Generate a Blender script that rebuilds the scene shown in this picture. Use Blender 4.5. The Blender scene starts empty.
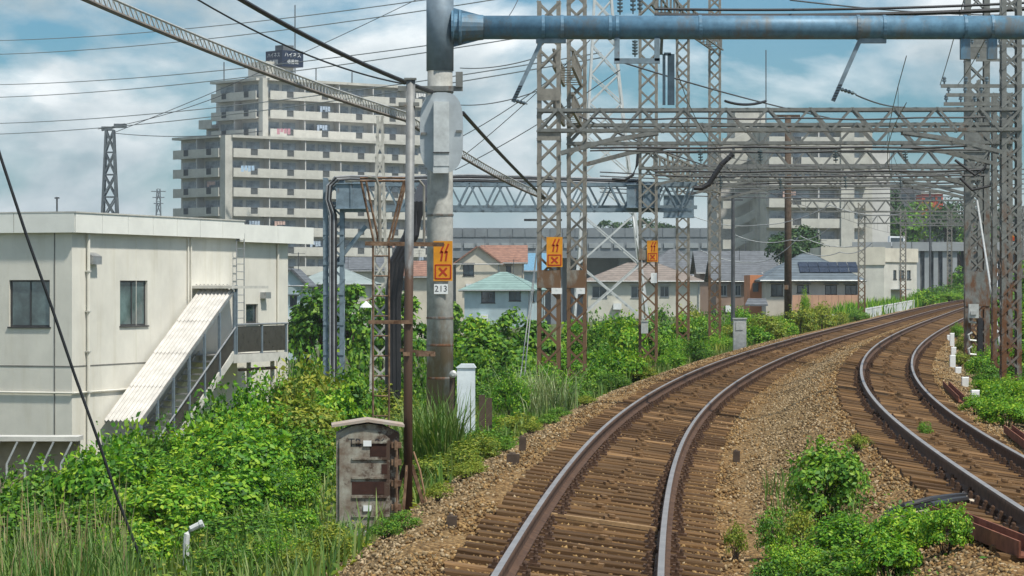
import bpy, math, random
import numpy as np
from mathutils import Vector, Matrix

rnd = random.Random(7)
R = math.radians
sc = bpy.context.scene
col = sc.collection

# ------------------------------------------------------------------ camera
F, CX, CY, CZ = 2900.0, 512.0, 288.0, 2.04      # focal length in pixels, image centre, eye height over rail head
cam_d = bpy.data.cameras.new("camera")
cam = bpy.data.objects.new("camera", cam_d)
col.objects.link(cam)
cam.location = (0, 0, CZ)
cam.rotation_euler = (R(90), 0, 0)
cam_d.sensor_width = 36
cam_d.lens = 36 * F / 1024
cam_d.clip_start = 0.5
cam_d.clip_end = 9000
sc.camera = cam

# ------------------------------------------------------------------ sky, sun, exposure
SUN_EL, SUN_AZ = 60.0, 135.0          # azimuth clockwise from +Y (view direction): behind the camera, to the right
w = bpy.data.worlds.new("World")
sc.world = w
w.use_nodes = True
nt = w.node_tree
for n in list(nt.nodes):
    nt.nodes.remove(n)
N = nt.nodes.new
L = nt.links.new
out = N("ShaderNodeOutputWorld")
sky = N("ShaderNodeTexSky")
sky.sky_type = 'NISHITA'
sky.sun_disc = False
sky.sun_elevation = R(SUN_EL)
sky.sun_rotation = R(SUN_AZ)
sky.air_density = 1.3
sky.dust_density = 0.6
sky.ozone_density = 3.0
tint = N("ShaderNodeMix"); tint.data_type = 'RGBA'; tint.blend_type = 'MULTIPLY'
tint.inputs[0].default_value = 1.0
tint.inputs[7].default_value = (0.31, 0.66, 0.95, 1)
L(sky.outputs[0], tint.inputs[6])
b1 = N("ShaderNodeBackground"); b1.inputs[1].default_value = 0.082
L(tint.outputs[2], b1.inputs[0])
tc = N("ShaderNodeTexCoord")
mp = N("ShaderNodeMapping"); mp.inputs['Scale'].default_value = (1.0, 1.0, 2.1)
mp.inputs['Location'].default_value = (0.37, 0.0, 0.11)
L(tc.outputs['Generated'], mp.inputs[0])
nz = N("ShaderNodeTexNoise"); nz.inputs['Scale'].default_value = 7.5; nz.inputs['Detail'].default_value = 12
nz.inputs['Roughness'].default_value = 0.56; nz.inputs['Distortion'].default_value = 0.25
L(mp.outputs[0], nz.inputs['Vector'])
cr = N("ShaderNodeValToRGB")
cr.color_ramp.elements[0].position = 0.45; cr.color_ramp.elements[0].color = (0.05, 0.05, 0.05, 1)
cr.color_ramp.elements[1].position = 0.57; cr.color_ramp.elements[1].color = (0.95, 0.95, 0.95, 1)
L(nz.outputs[0], cr.inputs[0])
mp2 = N("ShaderNodeMapping"); mp2.inputs['Location'].default_value = (0.006, 0.0, 0.035)     # the same clouds looked at a little higher: bright tops, grey bases
L(mp.outputs[0], mp2.inputs[0])
nz2 = N("ShaderNodeTexNoise"); nz2.inputs['Scale'].default_value = 7.5; nz2.inputs['Detail'].default_value = 12
nz2.inputs['Roughness'].default_value = 0.56; nz2.inputs['Distortion'].default_value = 0.25
L(mp2.outputs[0], nz2.inputs['Vector'])
cc = N("ShaderNodeValToRGB")
cc.color_ramp.elements[1].position = 0.62; cc.color_ramp.elements[1].color = (0.37, 0.465, 0.51, 1)
cc.color_ramp.elements[0].position = 0.42; cc.color_ramp.elements[0].color = (0.92, 0.96, 0.97, 1)
L(nz2.outputs[0], cc.inputs[0])
b2 = N("ShaderNodeBackground"); b2.inputs[1].default_value = 0.95
L(cc.outputs[0], b2.inputs[0])
mx = N("ShaderNodeMixShader")
sep = N("ShaderNodeSeparateXYZ"); L(tc.outputs['Generated'], sep.inputs[0])
low = N("ShaderNodeMapRange"); low.inputs[1].default_value = 0.0; low.inputs[2].default_value = 0.055; low.inputs[3].default_value = 0.92; low.inputs[4].default_value = 0.0
low.interpolation_type = 'SMOOTHSTEP'
L(sep.outputs[2], low.inputs[0])                                    # cloud banks pile up towards the horizon all round
cov = N("ShaderNodeMath"); cov.operation = 'MAXIMUM'
L(cr.outputs[0], cov.inputs[0]); L(low.outputs[0], cov.inputs[1])
L(cov.outputs[0], mx.inputs[0]); L(b1.outputs[0], mx.inputs[1]); L(b2.outputs[0], mx.inputs[2])
L(mx.outputs[0], out.inputs[0])

sd = bpy.data.lights.new("sun", 'SUN')
sd.energy = 4.0
sd.angle = R(3.0)
sd.color = (1.0, 0.95, 0.86)
sun = bpy.data.objects.new("sun", sd)
col.objects.link(sun)
sdir = Vector((math.sin(R(SUN_AZ)) * math.cos(R(SUN_EL)), math.cos(R(SUN_AZ)) * math.cos(R(SUN_EL)), math.sin(R(SUN_EL))))
sun.rotation_euler = (-sdir).to_track_quat('-Z', 'Y').to_euler()
sun.location = sdir * 60

vs = sc.view_settings
vs.view_transform = 'Standard'
vs.look = 'None'
vs.gamma = 1
vs.exposure = 0.32
sc.render.film_transparent = False
sc.cycles.max_bounces = 6
sc.cycles.transparent_max_bounces = 6

# ------------------------------------------------------------------ materials
MATS = {}
def mat(name, c, rough=0.75, metal=0.0, var=0.18, scale=4.0, bump=0.0, bscale=30.0, c2=None, detail=6, spec=0.4):
    """principled surface with two-scale noise variation"""
    if name in MATS:
        return MATS[name]
    m = bpy.data.materials.new(name)
    m.use_nodes = True
    nt = m.node_tree
    p = nt.nodes['Principled BSDF']
    p.inputs['Roughness'].default_value = rough
    p.inputs['Metallic'].default_value = metal
    p.inputs['Specular IOR Level'].default_value = spec
    tc = nt.nodes.new("ShaderNodeTexCoord")
    n1 = nt.nodes.new("ShaderNodeTexNoise"); n1.inputs['Scale'].default_value = scale; n1.inputs['Detail'].default_value = detail
    n1.inputs['Roughness'].default_value = 0.65
    nt.links.new(tc.outputs['Object'], n1.inputs['Vector'])
    r = nt.nodes.new("ShaderNodeValToRGB")
    a = [max(0, x * (1 - var)) for x in c]
    b = list(c2) if c2 else [min(1, x * (1 + var)) for x in c]
    r.color_ramp.elements[0].position = 0.36; r.color_ramp.elements[0].color = (*a, 1)
    r.color_ramp.elements[1].position = 0.64; r.color_ramp.elements[1].color = (*b, 1)
    nt.links.new(n1.outputs[0], r.inputs[0])
    nt.links.new(r.outputs[0], p.inputs['Base Color'])
    if bump:
        n2 = nt.nodes.new("ShaderNodeTexNoise"); n2.inputs['Scale'].default_value = bscale; n2.inputs['Detail'].default_value = 4
        nt.links.new(tc.outputs['Object'], n2.inputs['Vector'])
        bp = nt.nodes.new("ShaderNodeBump"); bp.inputs['Strength'].default_value = bump; bp.inputs['Distance'].default_value = 0.02
        nt.links.new(n2.outputs[0], bp.inputs['Height'])
        nt.links.new(bp.outputs[0], p.inputs['Normal'])
    MATS[name] = m
    return m

def weathered(name, c, rust, z0, z1, amount=0.45, scale=5.0, rough=0.6, metal=0.3):
    """painted or galvanised steel, rusting more towards its wet lower end (between heights z1 and z0)"""
    m = mat(name, c, rough, metal, 0.2, 6)
    nt = m.node_tree
    p = nt.nodes['Principled BSDF']
    base = p.inputs['Base Color'].links[0].from_socket
    g = nt.nodes.new("ShaderNodeNewGeometry")
    sx = nt.nodes.new("ShaderNodeSeparateXYZ"); nt.links.new(g.outputs['Position'], sx.inputs[0])
    mr = nt.nodes.new("ShaderNodeMapRange"); mr.inputs[1].default_value = z1; mr.inputs[2].default_value = z0
    mr.inputs[3].default_value = -amount; mr.inputs[4].default_value = amount
    nt.links.new(sx.outputs[2], mr.inputs[0])
    n = nt.nodes.new("ShaderNodeTexNoise"); n.inputs['Scale'].default_value = scale; n.inputs['Detail'].default_value = 8
    n.inputs['Roughness'].default_value = 0.7
    mpn = nt.nodes.new("ShaderNodeMapping"); mpn.inputs['Scale'].default_value = (1, 1, 0.35)
    nt.links.new(g.outputs['Position'], mpn.inputs[0]); nt.links.new(mpn.outputs[0], n.inputs['Vector'])
    ad = nt.nodes.new("ShaderNodeMath"); ad.operation = 'ADD'
    nt.links.new(n.outputs[0], ad.inputs[0]); nt.links.new(mr.outputs[0], ad.inputs[1])
    rp = nt.nodes.new("ShaderNodeValToRGB")
    rp.color_ramp.elements[0].position = 0.50; rp.color_ramp.elements[0].color = (0, 0, 0, 1)
    rp.color_ramp.elements[1].position = 0.66; rp.color_ramp.elements[1].color = (1, 1, 1, 1)
    nt.links.new(ad.outputs[0], rp.inputs[0])
    mxn = nt.nodes.new("ShaderNodeMix"); mxn.data_type = 'RGBA'
    nt.links.new(rp.outputs[0], mxn.inputs[0]); nt.links.new(base, mxn.inputs[6])
    mxn.inputs[7].default_value = (*rust, 1)
    nt.links.new(mxn.outputs[2], p.inputs['Base Color'])
    return m

def island_mat(name, cols, rough=0.6, translucent=0.0, bump=0.0, spec=0.3):
    """every loose piece of the mesh (leaf, blade, stone) takes its own tone from a ramp"""
    m = bpy.data.materials.new(name)
    m.use_nodes = True
    nt = m.node_tree
    p = nt.nodes['Principled BSDF']
    p.inputs['Roughness'].default_value = rough
    p.inputs['Specular IOR Level'].default_value = spec
    g = nt.nodes.new("ShaderNodeNewGeometry")
    oi = nt.nodes.new("ShaderNodeObjectInfo")
    ad = nt.nodes.new("ShaderNodeMath"); ad.operation = 'MULTIPLY_ADD'
    ad.inputs[1].default_value = 0.22; ad.use_clamp = True
    sb = nt.nodes.new("ShaderNodeMath"); sb.operation = 'SUBTRACT'; sb.inputs[1].default_value = 0.11
    nt.links.new(g.outputs['Random Per Island'], sb.inputs[0])
    nt.links.new(oi.outputs['Random'], ad.inputs[0]); nt.links.new(sb.outputs[0], ad.inputs[2])
    r = nt.nodes.new("ShaderNodeValToRGB")
    el = r.color_ramp.elements
    while len(el) < len(cols):
        el.new(0.5)
    for i, c in enumerate(cols):
        el[i].position = i / (len(cols) - 1); el[i].color = (*c, 1)
    nt.links.new(ad.outputs[0], r.inputs[0])
    nt.links.new(r.outputs[0], p.inputs['Base Color'])
    if bump:
        tc = nt.nodes.new("ShaderNodeTexCoord")
        n2 = nt.nodes.new("ShaderNodeTexNoise"); n2.inputs['Scale'].default_value = 40
        nt.links.new(tc.outputs['Object'], n2.inputs['Vector'])
        bp = nt.nodes.new("ShaderNodeBump"); bp.inputs['Strength'].default_value = bump; bp.inputs['Distance'].default_value = 0.02
        nt.links.new(n2.outputs[0], bp.inputs['Height']); nt.links.new(bp.outputs[0], p.inputs['Normal'])
    if translucent:
        t = nt.nodes.new("ShaderNodeBsdfTranslucent")
        br = nt.nodes.new("ShaderNodeMix"); br.data_type = 'RGBA'; br.blend_type = 'MULTIPLY'; br.inputs[0].default_value = 1
        br.inputs[7].default_value = (1.25, 1.2, 0.5, 1)
        nt.links.new(r.outputs[0], br.inputs[6]); nt.links.new(br.outputs[2], t.inputs[0])
        ms = nt.nodes.new("ShaderNodeMixShader"); ms.inputs[0].default_value = translucent
        o = nt.nodes['Material Output']
        nt.links.new(p.outputs[0], ms.inputs[1]); nt.links.new(t.outputs[0], ms.inputs[2]); nt.links.new(ms.outputs[0], o.inputs[0])
    MATS[name] = m
    return m

RUST = (0.16, 0.075, 0.035)
wall_white = mat('wall_white', (0.68, 0.655, 0.575), 0.85, var=0.08, scale=0.5, bump=0.15, bscale=25)
_nt = wall_white.node_tree; _p = _nt.nodes['Principled BSDF']; _b = _p.inputs['Base Color'].links[0].from_socket
_t = _nt.nodes.new('ShaderNodeTexCoord'); _mp = _nt.nodes.new('ShaderNodeMapping'); _mp.inputs['Scale'].default_value = (1.3, 1.3, 0.14)
_n = _nt.nodes.new('ShaderNodeTexNoise'); _n.inputs['Scale'].default_value = 1.6; _n.inputs['Detail'].default_value = 8; _n.inputs['Roughness'].default_value = 0.7
_nt.links.new(_t.outputs['Object'], _mp.inputs[0]); _nt.links.new(_mp.outputs[0], _n.inputs['Vector'])
_r = _nt.nodes.new('ShaderNodeValToRGB'); _r.color_ramp.elements[0].position = 0.52; _r.color_ramp.elements[0].color = (1, 1, 1, 1); _r.color_ramp.elements[1].position = 0.78; _r.color_ramp.elements[1].color = (0.86, 0.84, 0.78, 1)
_nt.links.new(_n.outputs[0], _r.inputs[0])
_m = _nt.nodes.new('ShaderNodeMix'); _m.data_type = 'RGBA'; _m.blend_type = 'MULTIPLY'; _m.inputs[0].default_value = 1
_nt.links.new(_b, _m.inputs[6]); _nt.links.new(_r.outputs[0], _m.inputs[7]); _nt.links.new(_m.outputs[2], _p.inputs['Base Color'])
fascia_white = mat('fascia_white', (0.76, 0.76, 0.70), 0.7, var=0.06, scale=0.8)
joint_dark = mat('joint_dark', (0.16, 0.155, 0.14), 0.9)
apt_glass = mat('apt_glass', (0.26, 0.285, 0.30), 0.25, var=0.6, scale=0.3, spec=0.7)
glass = mat('glass', (0.035, 0.055, 0.065), 0.08, var=0.5, scale=0.7, spec=0.9)
curtain_glass = mat('curtain_glass', (0.10, 0.15, 0.15), 0.12, var=0.5, scale=0.9, spec=0.9)
frame_dark = mat('frame_dark', (0.05, 0.05, 0.05), 0.5)
frame_alu = mat('frame_alu', (0.35, 0.36, 0.36), 0.4, 0.5)
galv = weathered('galv', (0.20, 0.205, 0.19), RUST, -0.6, 7.5, 0.18)
galv_rusty = weathered('galv_rusty', (0.255, 0.24, 0.205), (0.18, 0.105, 0.058), 0.6, 5.5, 0.42, 4.0)
galv_light = mat('galv_light', (0.47, 0.48, 0.46), 0.5, 0.25, 0.15, 8)
steel_blue = weathered('steel_blue', (0.19, 0.25, 0.29), RUST, -4.0, 1.0, 0.10)
pipe_blue = weathered('pipe_blue', (0.095, 0.195, 0.28), (0.13, 0.15, 0.16), 5.9, 7.4, 0.10, 3.0, 0.5, 0.1)  # blue cast of the tinted windscreen put into the pipe's colour
mast_tint = mat('mast_tint', (0.17, 0.22, 0.26), 0.6, 0.1, 0.2, 3)
rusty = mat('rusty', (0.12, 0.06, 0.032), 0.9, 0.1, 0.35, 9, c2=(0.25, 0.16, 0.10))
rust_red = mat('rust_red', (0.17, 0.055, 0.03), 0.85, 0.1, 0.3, 5, c2=(0.26, 0.10, 0.055))
concrete = mat('concrete', (0.33, 0.32, 0.28), 0.9, var=0.2, scale=2.5, bump=0.2)
concrete_light = mat('concrete_light', (0.52, 0.51, 0.46), 0.9, var=0.15, scale=1.5, bump=0.15)
black_cable = mat('black_cable', (0.022, 0.022, 0.024), 0.55)
wire_grey = mat('wire_grey', (0.10, 0.105, 0.11), 0.5, 0.4)
wire_pale = mat('wire_pale', (0.22, 0.24, 0.25), 0.5, 0.4)
wire_dark = mat('wire_dark', (0.03, 0.032, 0.035), 0.5, 0.3)
porcelain = mat('porcelain', (0.10, 0.14, 0.16), 0.25, spec=0.7)
sign_orange = mat('sign_orange', (0.66, 0.27, 0.015), 0.55, var=0.12, scale=6)
sign_red = mat('sign_red', (0.42, 0.035, 0.012), 0.6)
white_paint = mat('white_paint', (0.74, 0.76, 0.75), 0.6, var=0.08, scale=3)
dark_mark = mat('dark_mark', (0.025, 0.025, 0.03), 0.7)
wood_pole = mat('wood_pole', (0.085, 0.06, 0.042), 0.9, var=0.3, scale=6)
bark = mat('bark', (0.07, 0.05, 0.035), 0.95, var=0.3, scale=10)
soil = mat('soil', (0.10, 0.085, 0.045), 0.95, var=0.4, scale=1.2, bump=0.4, c2=(0.09, 0.12, 0.03))
LEAF = dict(
 bright=island_mat('leaf_bright', [(0.03, 0.11, 0.010), (0.08, 0.25, 0.014), (0.18, 0.38, 0.020), (0.38, 0.52, 0.04)], 0.5, 0.30),
 mid=island_mat('leaf_mid', [(0.03, 0.10, 0.012), (0.07, 0.20, 0.018), (0.13, 0.28, 0.022), (0.23, 0.37, 0.03)], 0.5, 0.26),
 yellow=island_mat('leaf_yellow', [(0.08, 0.15, 0.015), (0.15, 0.23, 0.02), (0.25, 0.30, 0.03), (0.36, 0.37, 0.05)], 0.55, 0.28),
 dark=island_mat('leaf_dark', [(0.015, 0.045, 0.014), (0.028, 0.08, 0.022), (0.045, 0.105, 0.026), (0.075, 0.135, 0.032)], 0.5, 0.2),
 reed=island_mat('leaf_reed', [(0.05, 0.13, 0.02), (0.09, 0.19, 0.03), (0.15, 0.24, 0.05), (0.24, 0.29, 0.09)], 0.5, 0.25),
 straw=island_mat('leaf_straw', [(0.28, 0.22, 0.10), (0.36, 0.29, 0.15), (0.45, 0.38, 0.22), (0.22, 0.22, 0.07)], 0.8, 0.2),
)

# ------------------------------------------------------------------ mesh helpers
WO = {}                                  # world origin of every object built

def pix(px, py, Y):
    """point on the ray through a pixel at depth Y"""
    return Vector(((px - CX) / F * Y, Y, CZ - (py - CY) / F * Y))

class MB:
    def __init__(s, M=None):
        s.v = []; s.f = []; s.m = []; s.M = M
    def _add(s, vs, fs, mi=0):
        o = len(s.v)
        if s.M is not None:
            vs = [s.M @ Vector(v) for v in vs]
        s.v += [tuple(v) for v in vs]
        s.f += [tuple(i + o for i in f) for f in fs]
        s.m += [mi] * len(fs)
        return s
    def box(s, x0, x1, y0, y1, z0, z1, mi=0):
        vs = [(x0, y0, z0), (x1, y0, z0), (x1, y1, z0), (x0, y1, z0), (x0, y0, z1), (x1, y0, z1), (x1, y1, z1), (x0, y1, z1)]
        return s._add(vs, [(0, 3, 2, 1), (4, 5, 6, 7), (0, 1, 5, 4), (1, 2, 6, 5), (2, 3, 7, 6), (3, 0, 4, 7)], mi)
    def bar(s, p0, p1, w, h, up=(0, 0, 1), mi=0):
        """rectangular bar: w across, h along 'up'"""
        p0 = Vector(p0); p1 = Vector(p1); d = (p1 - p0)
        if d.length < 1e-6: return s
        d.normalize(); u = Vector(up)
        if abs(d.dot(u)) > 0.98: u = Vector((0, 1, 0)) if abs(d.y) < 0.9 else Vector((1, 0, 0))
        a = d.cross(u).normalized(); u = a.cross(d).normalized()
        vs = []
        for p in (p0, p1):
            for sa, su in ((-1, -1), (1, -1), (1, 1), (-1, 1)):
                vs.append(p + a * (sa * w / 2) + u * (su * h / 2))
        return s._add(vs, [(0, 1, 2, 3), (7, 6, 5, 4), (0, 4, 5, 1), (1, 5, 6, 2), (2, 6, 7, 3), (3, 7, 4, 0)], mi)
    def tube(s, pts, r, n=6, mi=0, cap=True, r1=None):
        pts = [Vector(p) for p in pts]
        k = len(pts); vs = []
        for i, p in enumerate(pts):
            d = (pts[min(i + 1, k - 1)] - pts[max(i - 1, 0)]).normalized()
            u = Vector((0, 0, 1)) if abs(d.z) < 0.9 else Vector((1, 0, 0))
            a = d.cross(u).normalized(); b = a.cross(d)
            rr = r if r1 is None else r + (r1 - r) * i / (k - 1)
            for j in range(n):
                t = 2 * math.pi * j / n
                vs.append(p + a * math.cos(t) * rr + b * math.sin(t) * rr)
        fs = []
        for i in range(k - 1):
            for j in range(n):
                q = (j + 1) % n
                fs.append((i * n + j, i * n + q, (i + 1) * n + q, (i + 1) * n + j))
        if cap:
            fs.append(tuple(range(n))[::-1]); fs.append(tuple(range((k - 1) * n, k * n)))
        return s._add(vs, fs, mi)
    def lathe(s, c, prof, n=12, axis=(0, 0, 1), mi=0):
        """prof: list of (radius, distance along axis)"""
        c = Vector(c); d = Vector(axis).normalized()
        u = Vector((1, 0, 0)) if abs(d.x) < 0.9 else Vector((0, 1, 0))
        a = d.cross(u).normalized(); b = d.cross(a)
        vs = []; fs = []
        for r, h in prof:
            for j in range(n):
                t = 2 * math.pi * j / n
                vs.append(c + d * h + a * math.cos(t) * r + b * math.sin(t) * r)
        for i in range(len(prof) - 1):
            for j in range(n):
                q = (j + 1) % n
                fs.append((i * n + j, i * n + q, (i + 1) * n + q, (i + 1) * n + j))
        fs.append(tuple(range(n))[::-1]); fs.append(tuple(range((len(prof) - 1) * n, len(prof) * n)))
        return s._add(vs, fs, mi)
    def quad(s, a, b, c, d, mi=0):
        return s._add([a, b, c, d], [(0, 1, 2, 3)], mi)
    def prism(s, poly, off, mi=0):
        """closed solid: polygon (3d points) pushed along off"""
        off = Vector(off); n = len(poly)
        vs = [Vector(p) for p in poly] + [Vector(p) + off for p in poly]
        fs = [tuple(range(n))[::-1], tuple(range(n, 2 * n))] + [(i, (i + 1) % n, n + (i + 1) % n, n + i) for i in range(n)]
        return s._add(vs, fs, mi)
    def angle(s, p0, p1, w, t, ax, ay, mi=0):
        """L-section along p0-p1, legs towards ax and ay"""
        p0 = Vector(p0); p1 = Vector(p1); ax = Vector(ax); ay = Vector(ay)
        poly = [p0, p0 + ax * w, p0 + ax * w + ay * t, p0 + ax * t + ay * t, p0 + ax * t + ay * w, p0 + ay * w]
        return s.prism(poly, p1 - p0, mi)
    def build(s, name, mats, parent=None, smooth=False, origin=None):
        me = bpy.data.meshes.new(name)
        P = np.array(s.v, dtype=float)
        if parent is not None:
            o0 = WO[parent.name]
        elif origin is not None:
            o0 = Vector(origin)
        else:
            lo, hi = P.min(0), P.max(0)
            o0 = Vector(((lo[0] + hi[0]) / 2, (lo[1] + hi[1]) / 2, lo[2]))
        P = P - np.array(o0)
        me.from_pydata(P.tolist(), [], s.f)
        if not isinstance(mats, (list, tuple)): mats = [mats]
        for m in mats: me.materials.append(m)
        if len(mats) > 1:
            me.polygons.foreach_set('material_index', s.m)
        if smooth:
            me.polygons.foreach_set('use_smooth', [True] * len(me.polygons))
        me.update()
        ob = bpy.data.objects.new(name, me)
        col.objects.link(ob)
        if parent is not None:
            ob.parent = parent
        else:
            ob.location = o0
        WO[ob.name] = Vector(o0)
        return ob

def tag(o, label=None, cat=None, group=None, kind=None):
    if label: o['label'] = label
    if cat: o['category'] = cat
    if group: o['group'] = group
    if kind: o['kind'] = kind
    return o

def thing(name, loc, label, cat, group=None):
    o = bpy.data.objects.new(name, None)
    o.empty_display_size = 0.3
    col.objects.link(o)
    o.location = loc
    WO[o.name] = Vector(loc)
    return tag(o, label, cat, group)

def place(name, me, parent, loc, rotz=0.0, M=None):
    """another object on shared mesh data; loc in world, parents are unrotated"""
    o = bpy.data.objects.new(name, me)
    col.objects.link(o)
    base = WO[parent.name] if parent is not None else Vector((0, 0, 0))
    if M is not None:
        o.matrix_local = Matrix.Translation(-base) @ M
        WO[o.name] = M.translation.copy()
    else:
        o.location = Vector(loc) - base
        o.rotation_euler = (0, 0, rotz)
        WO[o.name] = Vector(loc)
    if parent is not None: o.parent = parent
    return o

def mesh_np(name, V, FA, mats, mi=None):
    """mesh from numpy arrays, FA is (n,3) or (n,4)"""
    me = bpy.data.meshes.new(name)
    V = np.ascontiguousarray(V, dtype=np.float32); FA = np.ascontiguousarray(FA, dtype=np.int32)
    k = FA.shape[1]
    me.vertices.add(len(V)); me.vertices.foreach_set('co', V.ravel())
    me.loops.add(FA.size); me.loops.foreach_set('vertex_index', FA.ravel())
    me.polygons.add(len(FA)); me.polygons.foreach_set('loop_start', np.arange(0, FA.size, k, dtype=np.int32))
    if not isinstance(mats, (list, tuple)): mats = [mats]
    for m in mats: me.materials.append(m)
    if mi is not None: me.polygons.foreach_set('material_index', np.asarray(mi, dtype=np.int32))
    me.update(calc_edges=True)
    return me

def text_mesh(txt, size):
    cu = bpy.data.curves.new('lettering', 'FONT')
    cu.body = txt; cu.size = size; cu.align_x = 'CENTER'; cu.align_y = 'CENTER'; cu.extrude = 0.0; cu.resolution_u = 2
    ob = bpy.data.objects.new('lettering', cu)
    col.objects.link(ob)
    dg = bpy.context.evaluated_depsgraph_get()
    me = bpy.data.meshes.new_from_object(ob.evaluated_get(dg))
    bpy.data.objects.remove(ob); bpy.data.curves.remove(cu)
    return me

def lettering(txt, size, m, parent, loc, xdir, up=(0, 0, 1), sx=1.0, name='lettering'):
    """flat print on a surface: xdir is the reading direction"""
    me = text_mesh(txt, size)
    me.materials.clear(); me.materials.append(m)
    x = Vector(xdir).normalized(); u = Vector(up).normalized(); z = x.cross(u)
    M = Matrix(((x.x * sx, u.x, z.x, loc[0]), (x.y * sx, u.y, z.y, loc[1]), (x.z * sx, u.z, z.z, loc[2]), (0, 0, 0, 1)))
    me.transform(M); me.transform(Matrix.Translation(-WO[parent.name]))
    o = bpy.data.objects.new(name, me); col.objects.link(o); o.parent = parent
    WO[o.name] = WO[parent.name]
    return o

# ------------------------------------------------------------------ track alignment and terrain
_k = np.array([0.5519, 2.0914, 1.3593, 0.6672, 0.0765, 0.585, 2.202, 2.6]) / 1000
_ky = np.array([15, 40, 70, 100, 150, 220, 320, 480.])
_Y = np.linspace(0, 600, 1201)
_kk = np.interp(_Y, _ky, _k)
_h = 0.0422 + np.concatenate([[0], np.cumsum((_kk[1:] + _kk[:-1]) / 4)])
_x = -0.4992 + np.concatenate([[0], np.cumsum((_h[1:] + _h[:-1]) / 4)])
def xc(Y): return np.interp(Y, _Y, _x)
def hd(Y): return np.interp(Y, _Y, _h)
def zt(Y):
    y = np.minimum(Y, 330.0) / 100
    return 0.0374 * y ** 2 + 0.0395 * y ** 3
CANT1, CANT2, SEP, DZ2, GA = 0.1506, 0.1726, 3.92, 0.2446, 1.13
PT = np.array([-60, -12.5, -6.0, -3.6, -2.5, -1.95, -1.35, 0, 1.35, 1.9, 2.45, 2.75, SEP, 5.2, 5.8, 6.6, 9, 60])
PZ = np.array([-4.2, -4.2, -0.85, -0.62, -0.5, -0.22, -0.035, -0.215, -0.385, -0.22, 0.10, 0.20, 0.03, -0.17, -0.27, -0.42, -0.4, -0.4])
def smooth(a, b, x):
    t = np.clip((x - a) / (b - a), 0, 1)
    return t * t * (3 - 2 * t)
def prof(Y, t):
    """ground height at depth Y, t metres right of the near track's centre line"""
    z = np.interp(t, PT, PZ)
    lo = smooth(150, 235, Y) * smooth(-60, -22, t) * 4.2
    z = np.where(t < -3.6, np.minimum(z + lo, np.maximum(z, -0.62)), z)
    return z + zt(Y) * np.where(t < -6, smooth(-30, -6, t), 1.0)
def at(Y, t, dz=0.0):
    """world point on cross-section Y, offset t to the right, dz above the local rail datum"""
    h = float(hd(Y)); q = math.sqrt(1 + h * h)
    return Vector((float(xc(Y)) + t / q, Y - t * h / q, float(zt(Y)) + dz))
def gz(X, Y):
    """ground height under a world point"""
    return float(prof(Y, X - float(xc(Y))))
def on_ground(px, Y):
    X = (px - CX) / F * Y
    return Vector((X, Y, gz(X, Y)))

# ================================================================== SETTING
# ground sheet, one mesh to the horizon
ys = np.concatenate([np.arange(4, 120, 2.0), np.arange(120, 340, 6.0), [345, 380, 440, 520, 640, 900, 1400, 2500, 5000]])
ts = np.concatenate([[-3000, -1200, -500, -200, -100, -60, -45, -35, -28, -22, -17, -14], np.arange(-12.5, -2.4, 0.7), [-2.4, -1.9, -1.3, 0, 1.3, 1.9, 2.45, 2.75, 3.92, 5.2, 5.8, 6.6, 7.5, 9, 12, 20, 40, 100, 400, 1500, 3500]])
gv = []
nrng = np.random.default_rng(3)
for Y in ys:
    xcc = float(xc(min(Y, 345)))
    zz = prof(np.full(len(ts), min(Y, 345.0)), ts)
    jit = np.where((ts < -2.6) & (ts > -60) | (ts > 6.6) & (ts < 60), nrng.normal(0, 0.05, len(ts)), 0)
    inb = (ts > -2.2) & (ts < 6.0)
    for t, z, j, ib in zip(ts, zz, jit, inb):
        gv.append((xcc + t, Y, z + j - (0.10 if ib else 0.0)))
n = len(ts)
gf = [(i * n + j, i * n + j + 1, (i + 1) * n + j + 1, (i + 1) * n + j) for i in range(len(ys) - 1) for j in range(n - 1)]
me = mesh_np('ground', np.array(gv), np.array(gf), soil)
me.polygons.foreach_set('use_smooth', [True] * len(gf))
ground = bpy.data.objects.new('ground', me); col.objects.link(ground)
tag(ground, kind='structure')

# ballast bed
bal = bpy.data.materials.new('ballast')
bal.use_nodes = True
nt = bal.node_tree; p = nt.nodes['Principled BSDF']; p.inputs['Roughness'].default_value = 0.9; p.inputs['Specular IOR Level'].default_value = 0.2
tcn = nt.nodes.new("ShaderNodeTexCoord")
vo = nt.nodes.new("ShaderNodeTexVoronoi"); vo.inputs['Scale'].default_value = 22
nt.links.new(tcn.outputs['Object'], vo.inputs['Vector'])
sepc = nt.nodes.new("ShaderNodeSeparateColor"); nt.links.new(vo.outputs['Color'], sepc.inputs[0])
rp = nt.nodes.new("ShaderNodeValToRGB")
for i, c in enumerate([(0.08, 0.06, 0.04), (0.17, 0.13, 0.08), (0.27, 0.22, 0.14), (0.40, 0.34, 0.25)]):
    if i > 1: rp.color_ramp.elements.new(0.5)
for i, c in enumerate([(0.085, 0.052, 0.021), (0.20, 0.128, 0.052), (0.30, 0.20, 0.088), (0.43, 0.31, 0.16)]):
    rp.color_ramp.elements[i].position = (0, 0.35, 0.75, 1)[i]; rp.color_ramp.elements[i].color = (*c, 1)
nt.links.new(sepc.outputs[0], rp.inputs[0])
at_n = nt.nodes.new("ShaderNodeAttribute"); at_n.attribute_name = 'rust'
nn = nt.nodes.new("ShaderNodeTexNoise"); nn.inputs['Scale'].default_value = 0.8; nn.inputs['Detail'].default_value = 5
nt.links.new(tcn.outputs['Object'], nn.inputs['Vector'])
mm = nt.nodes.new("ShaderNodeMath"); mm.operation = 'MULTIPLY'; nt.links.new(at_n.outputs['Fac'], mm.inputs[0]); nt.links.new(nn.outputs[0], mm.inputs[1])
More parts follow.
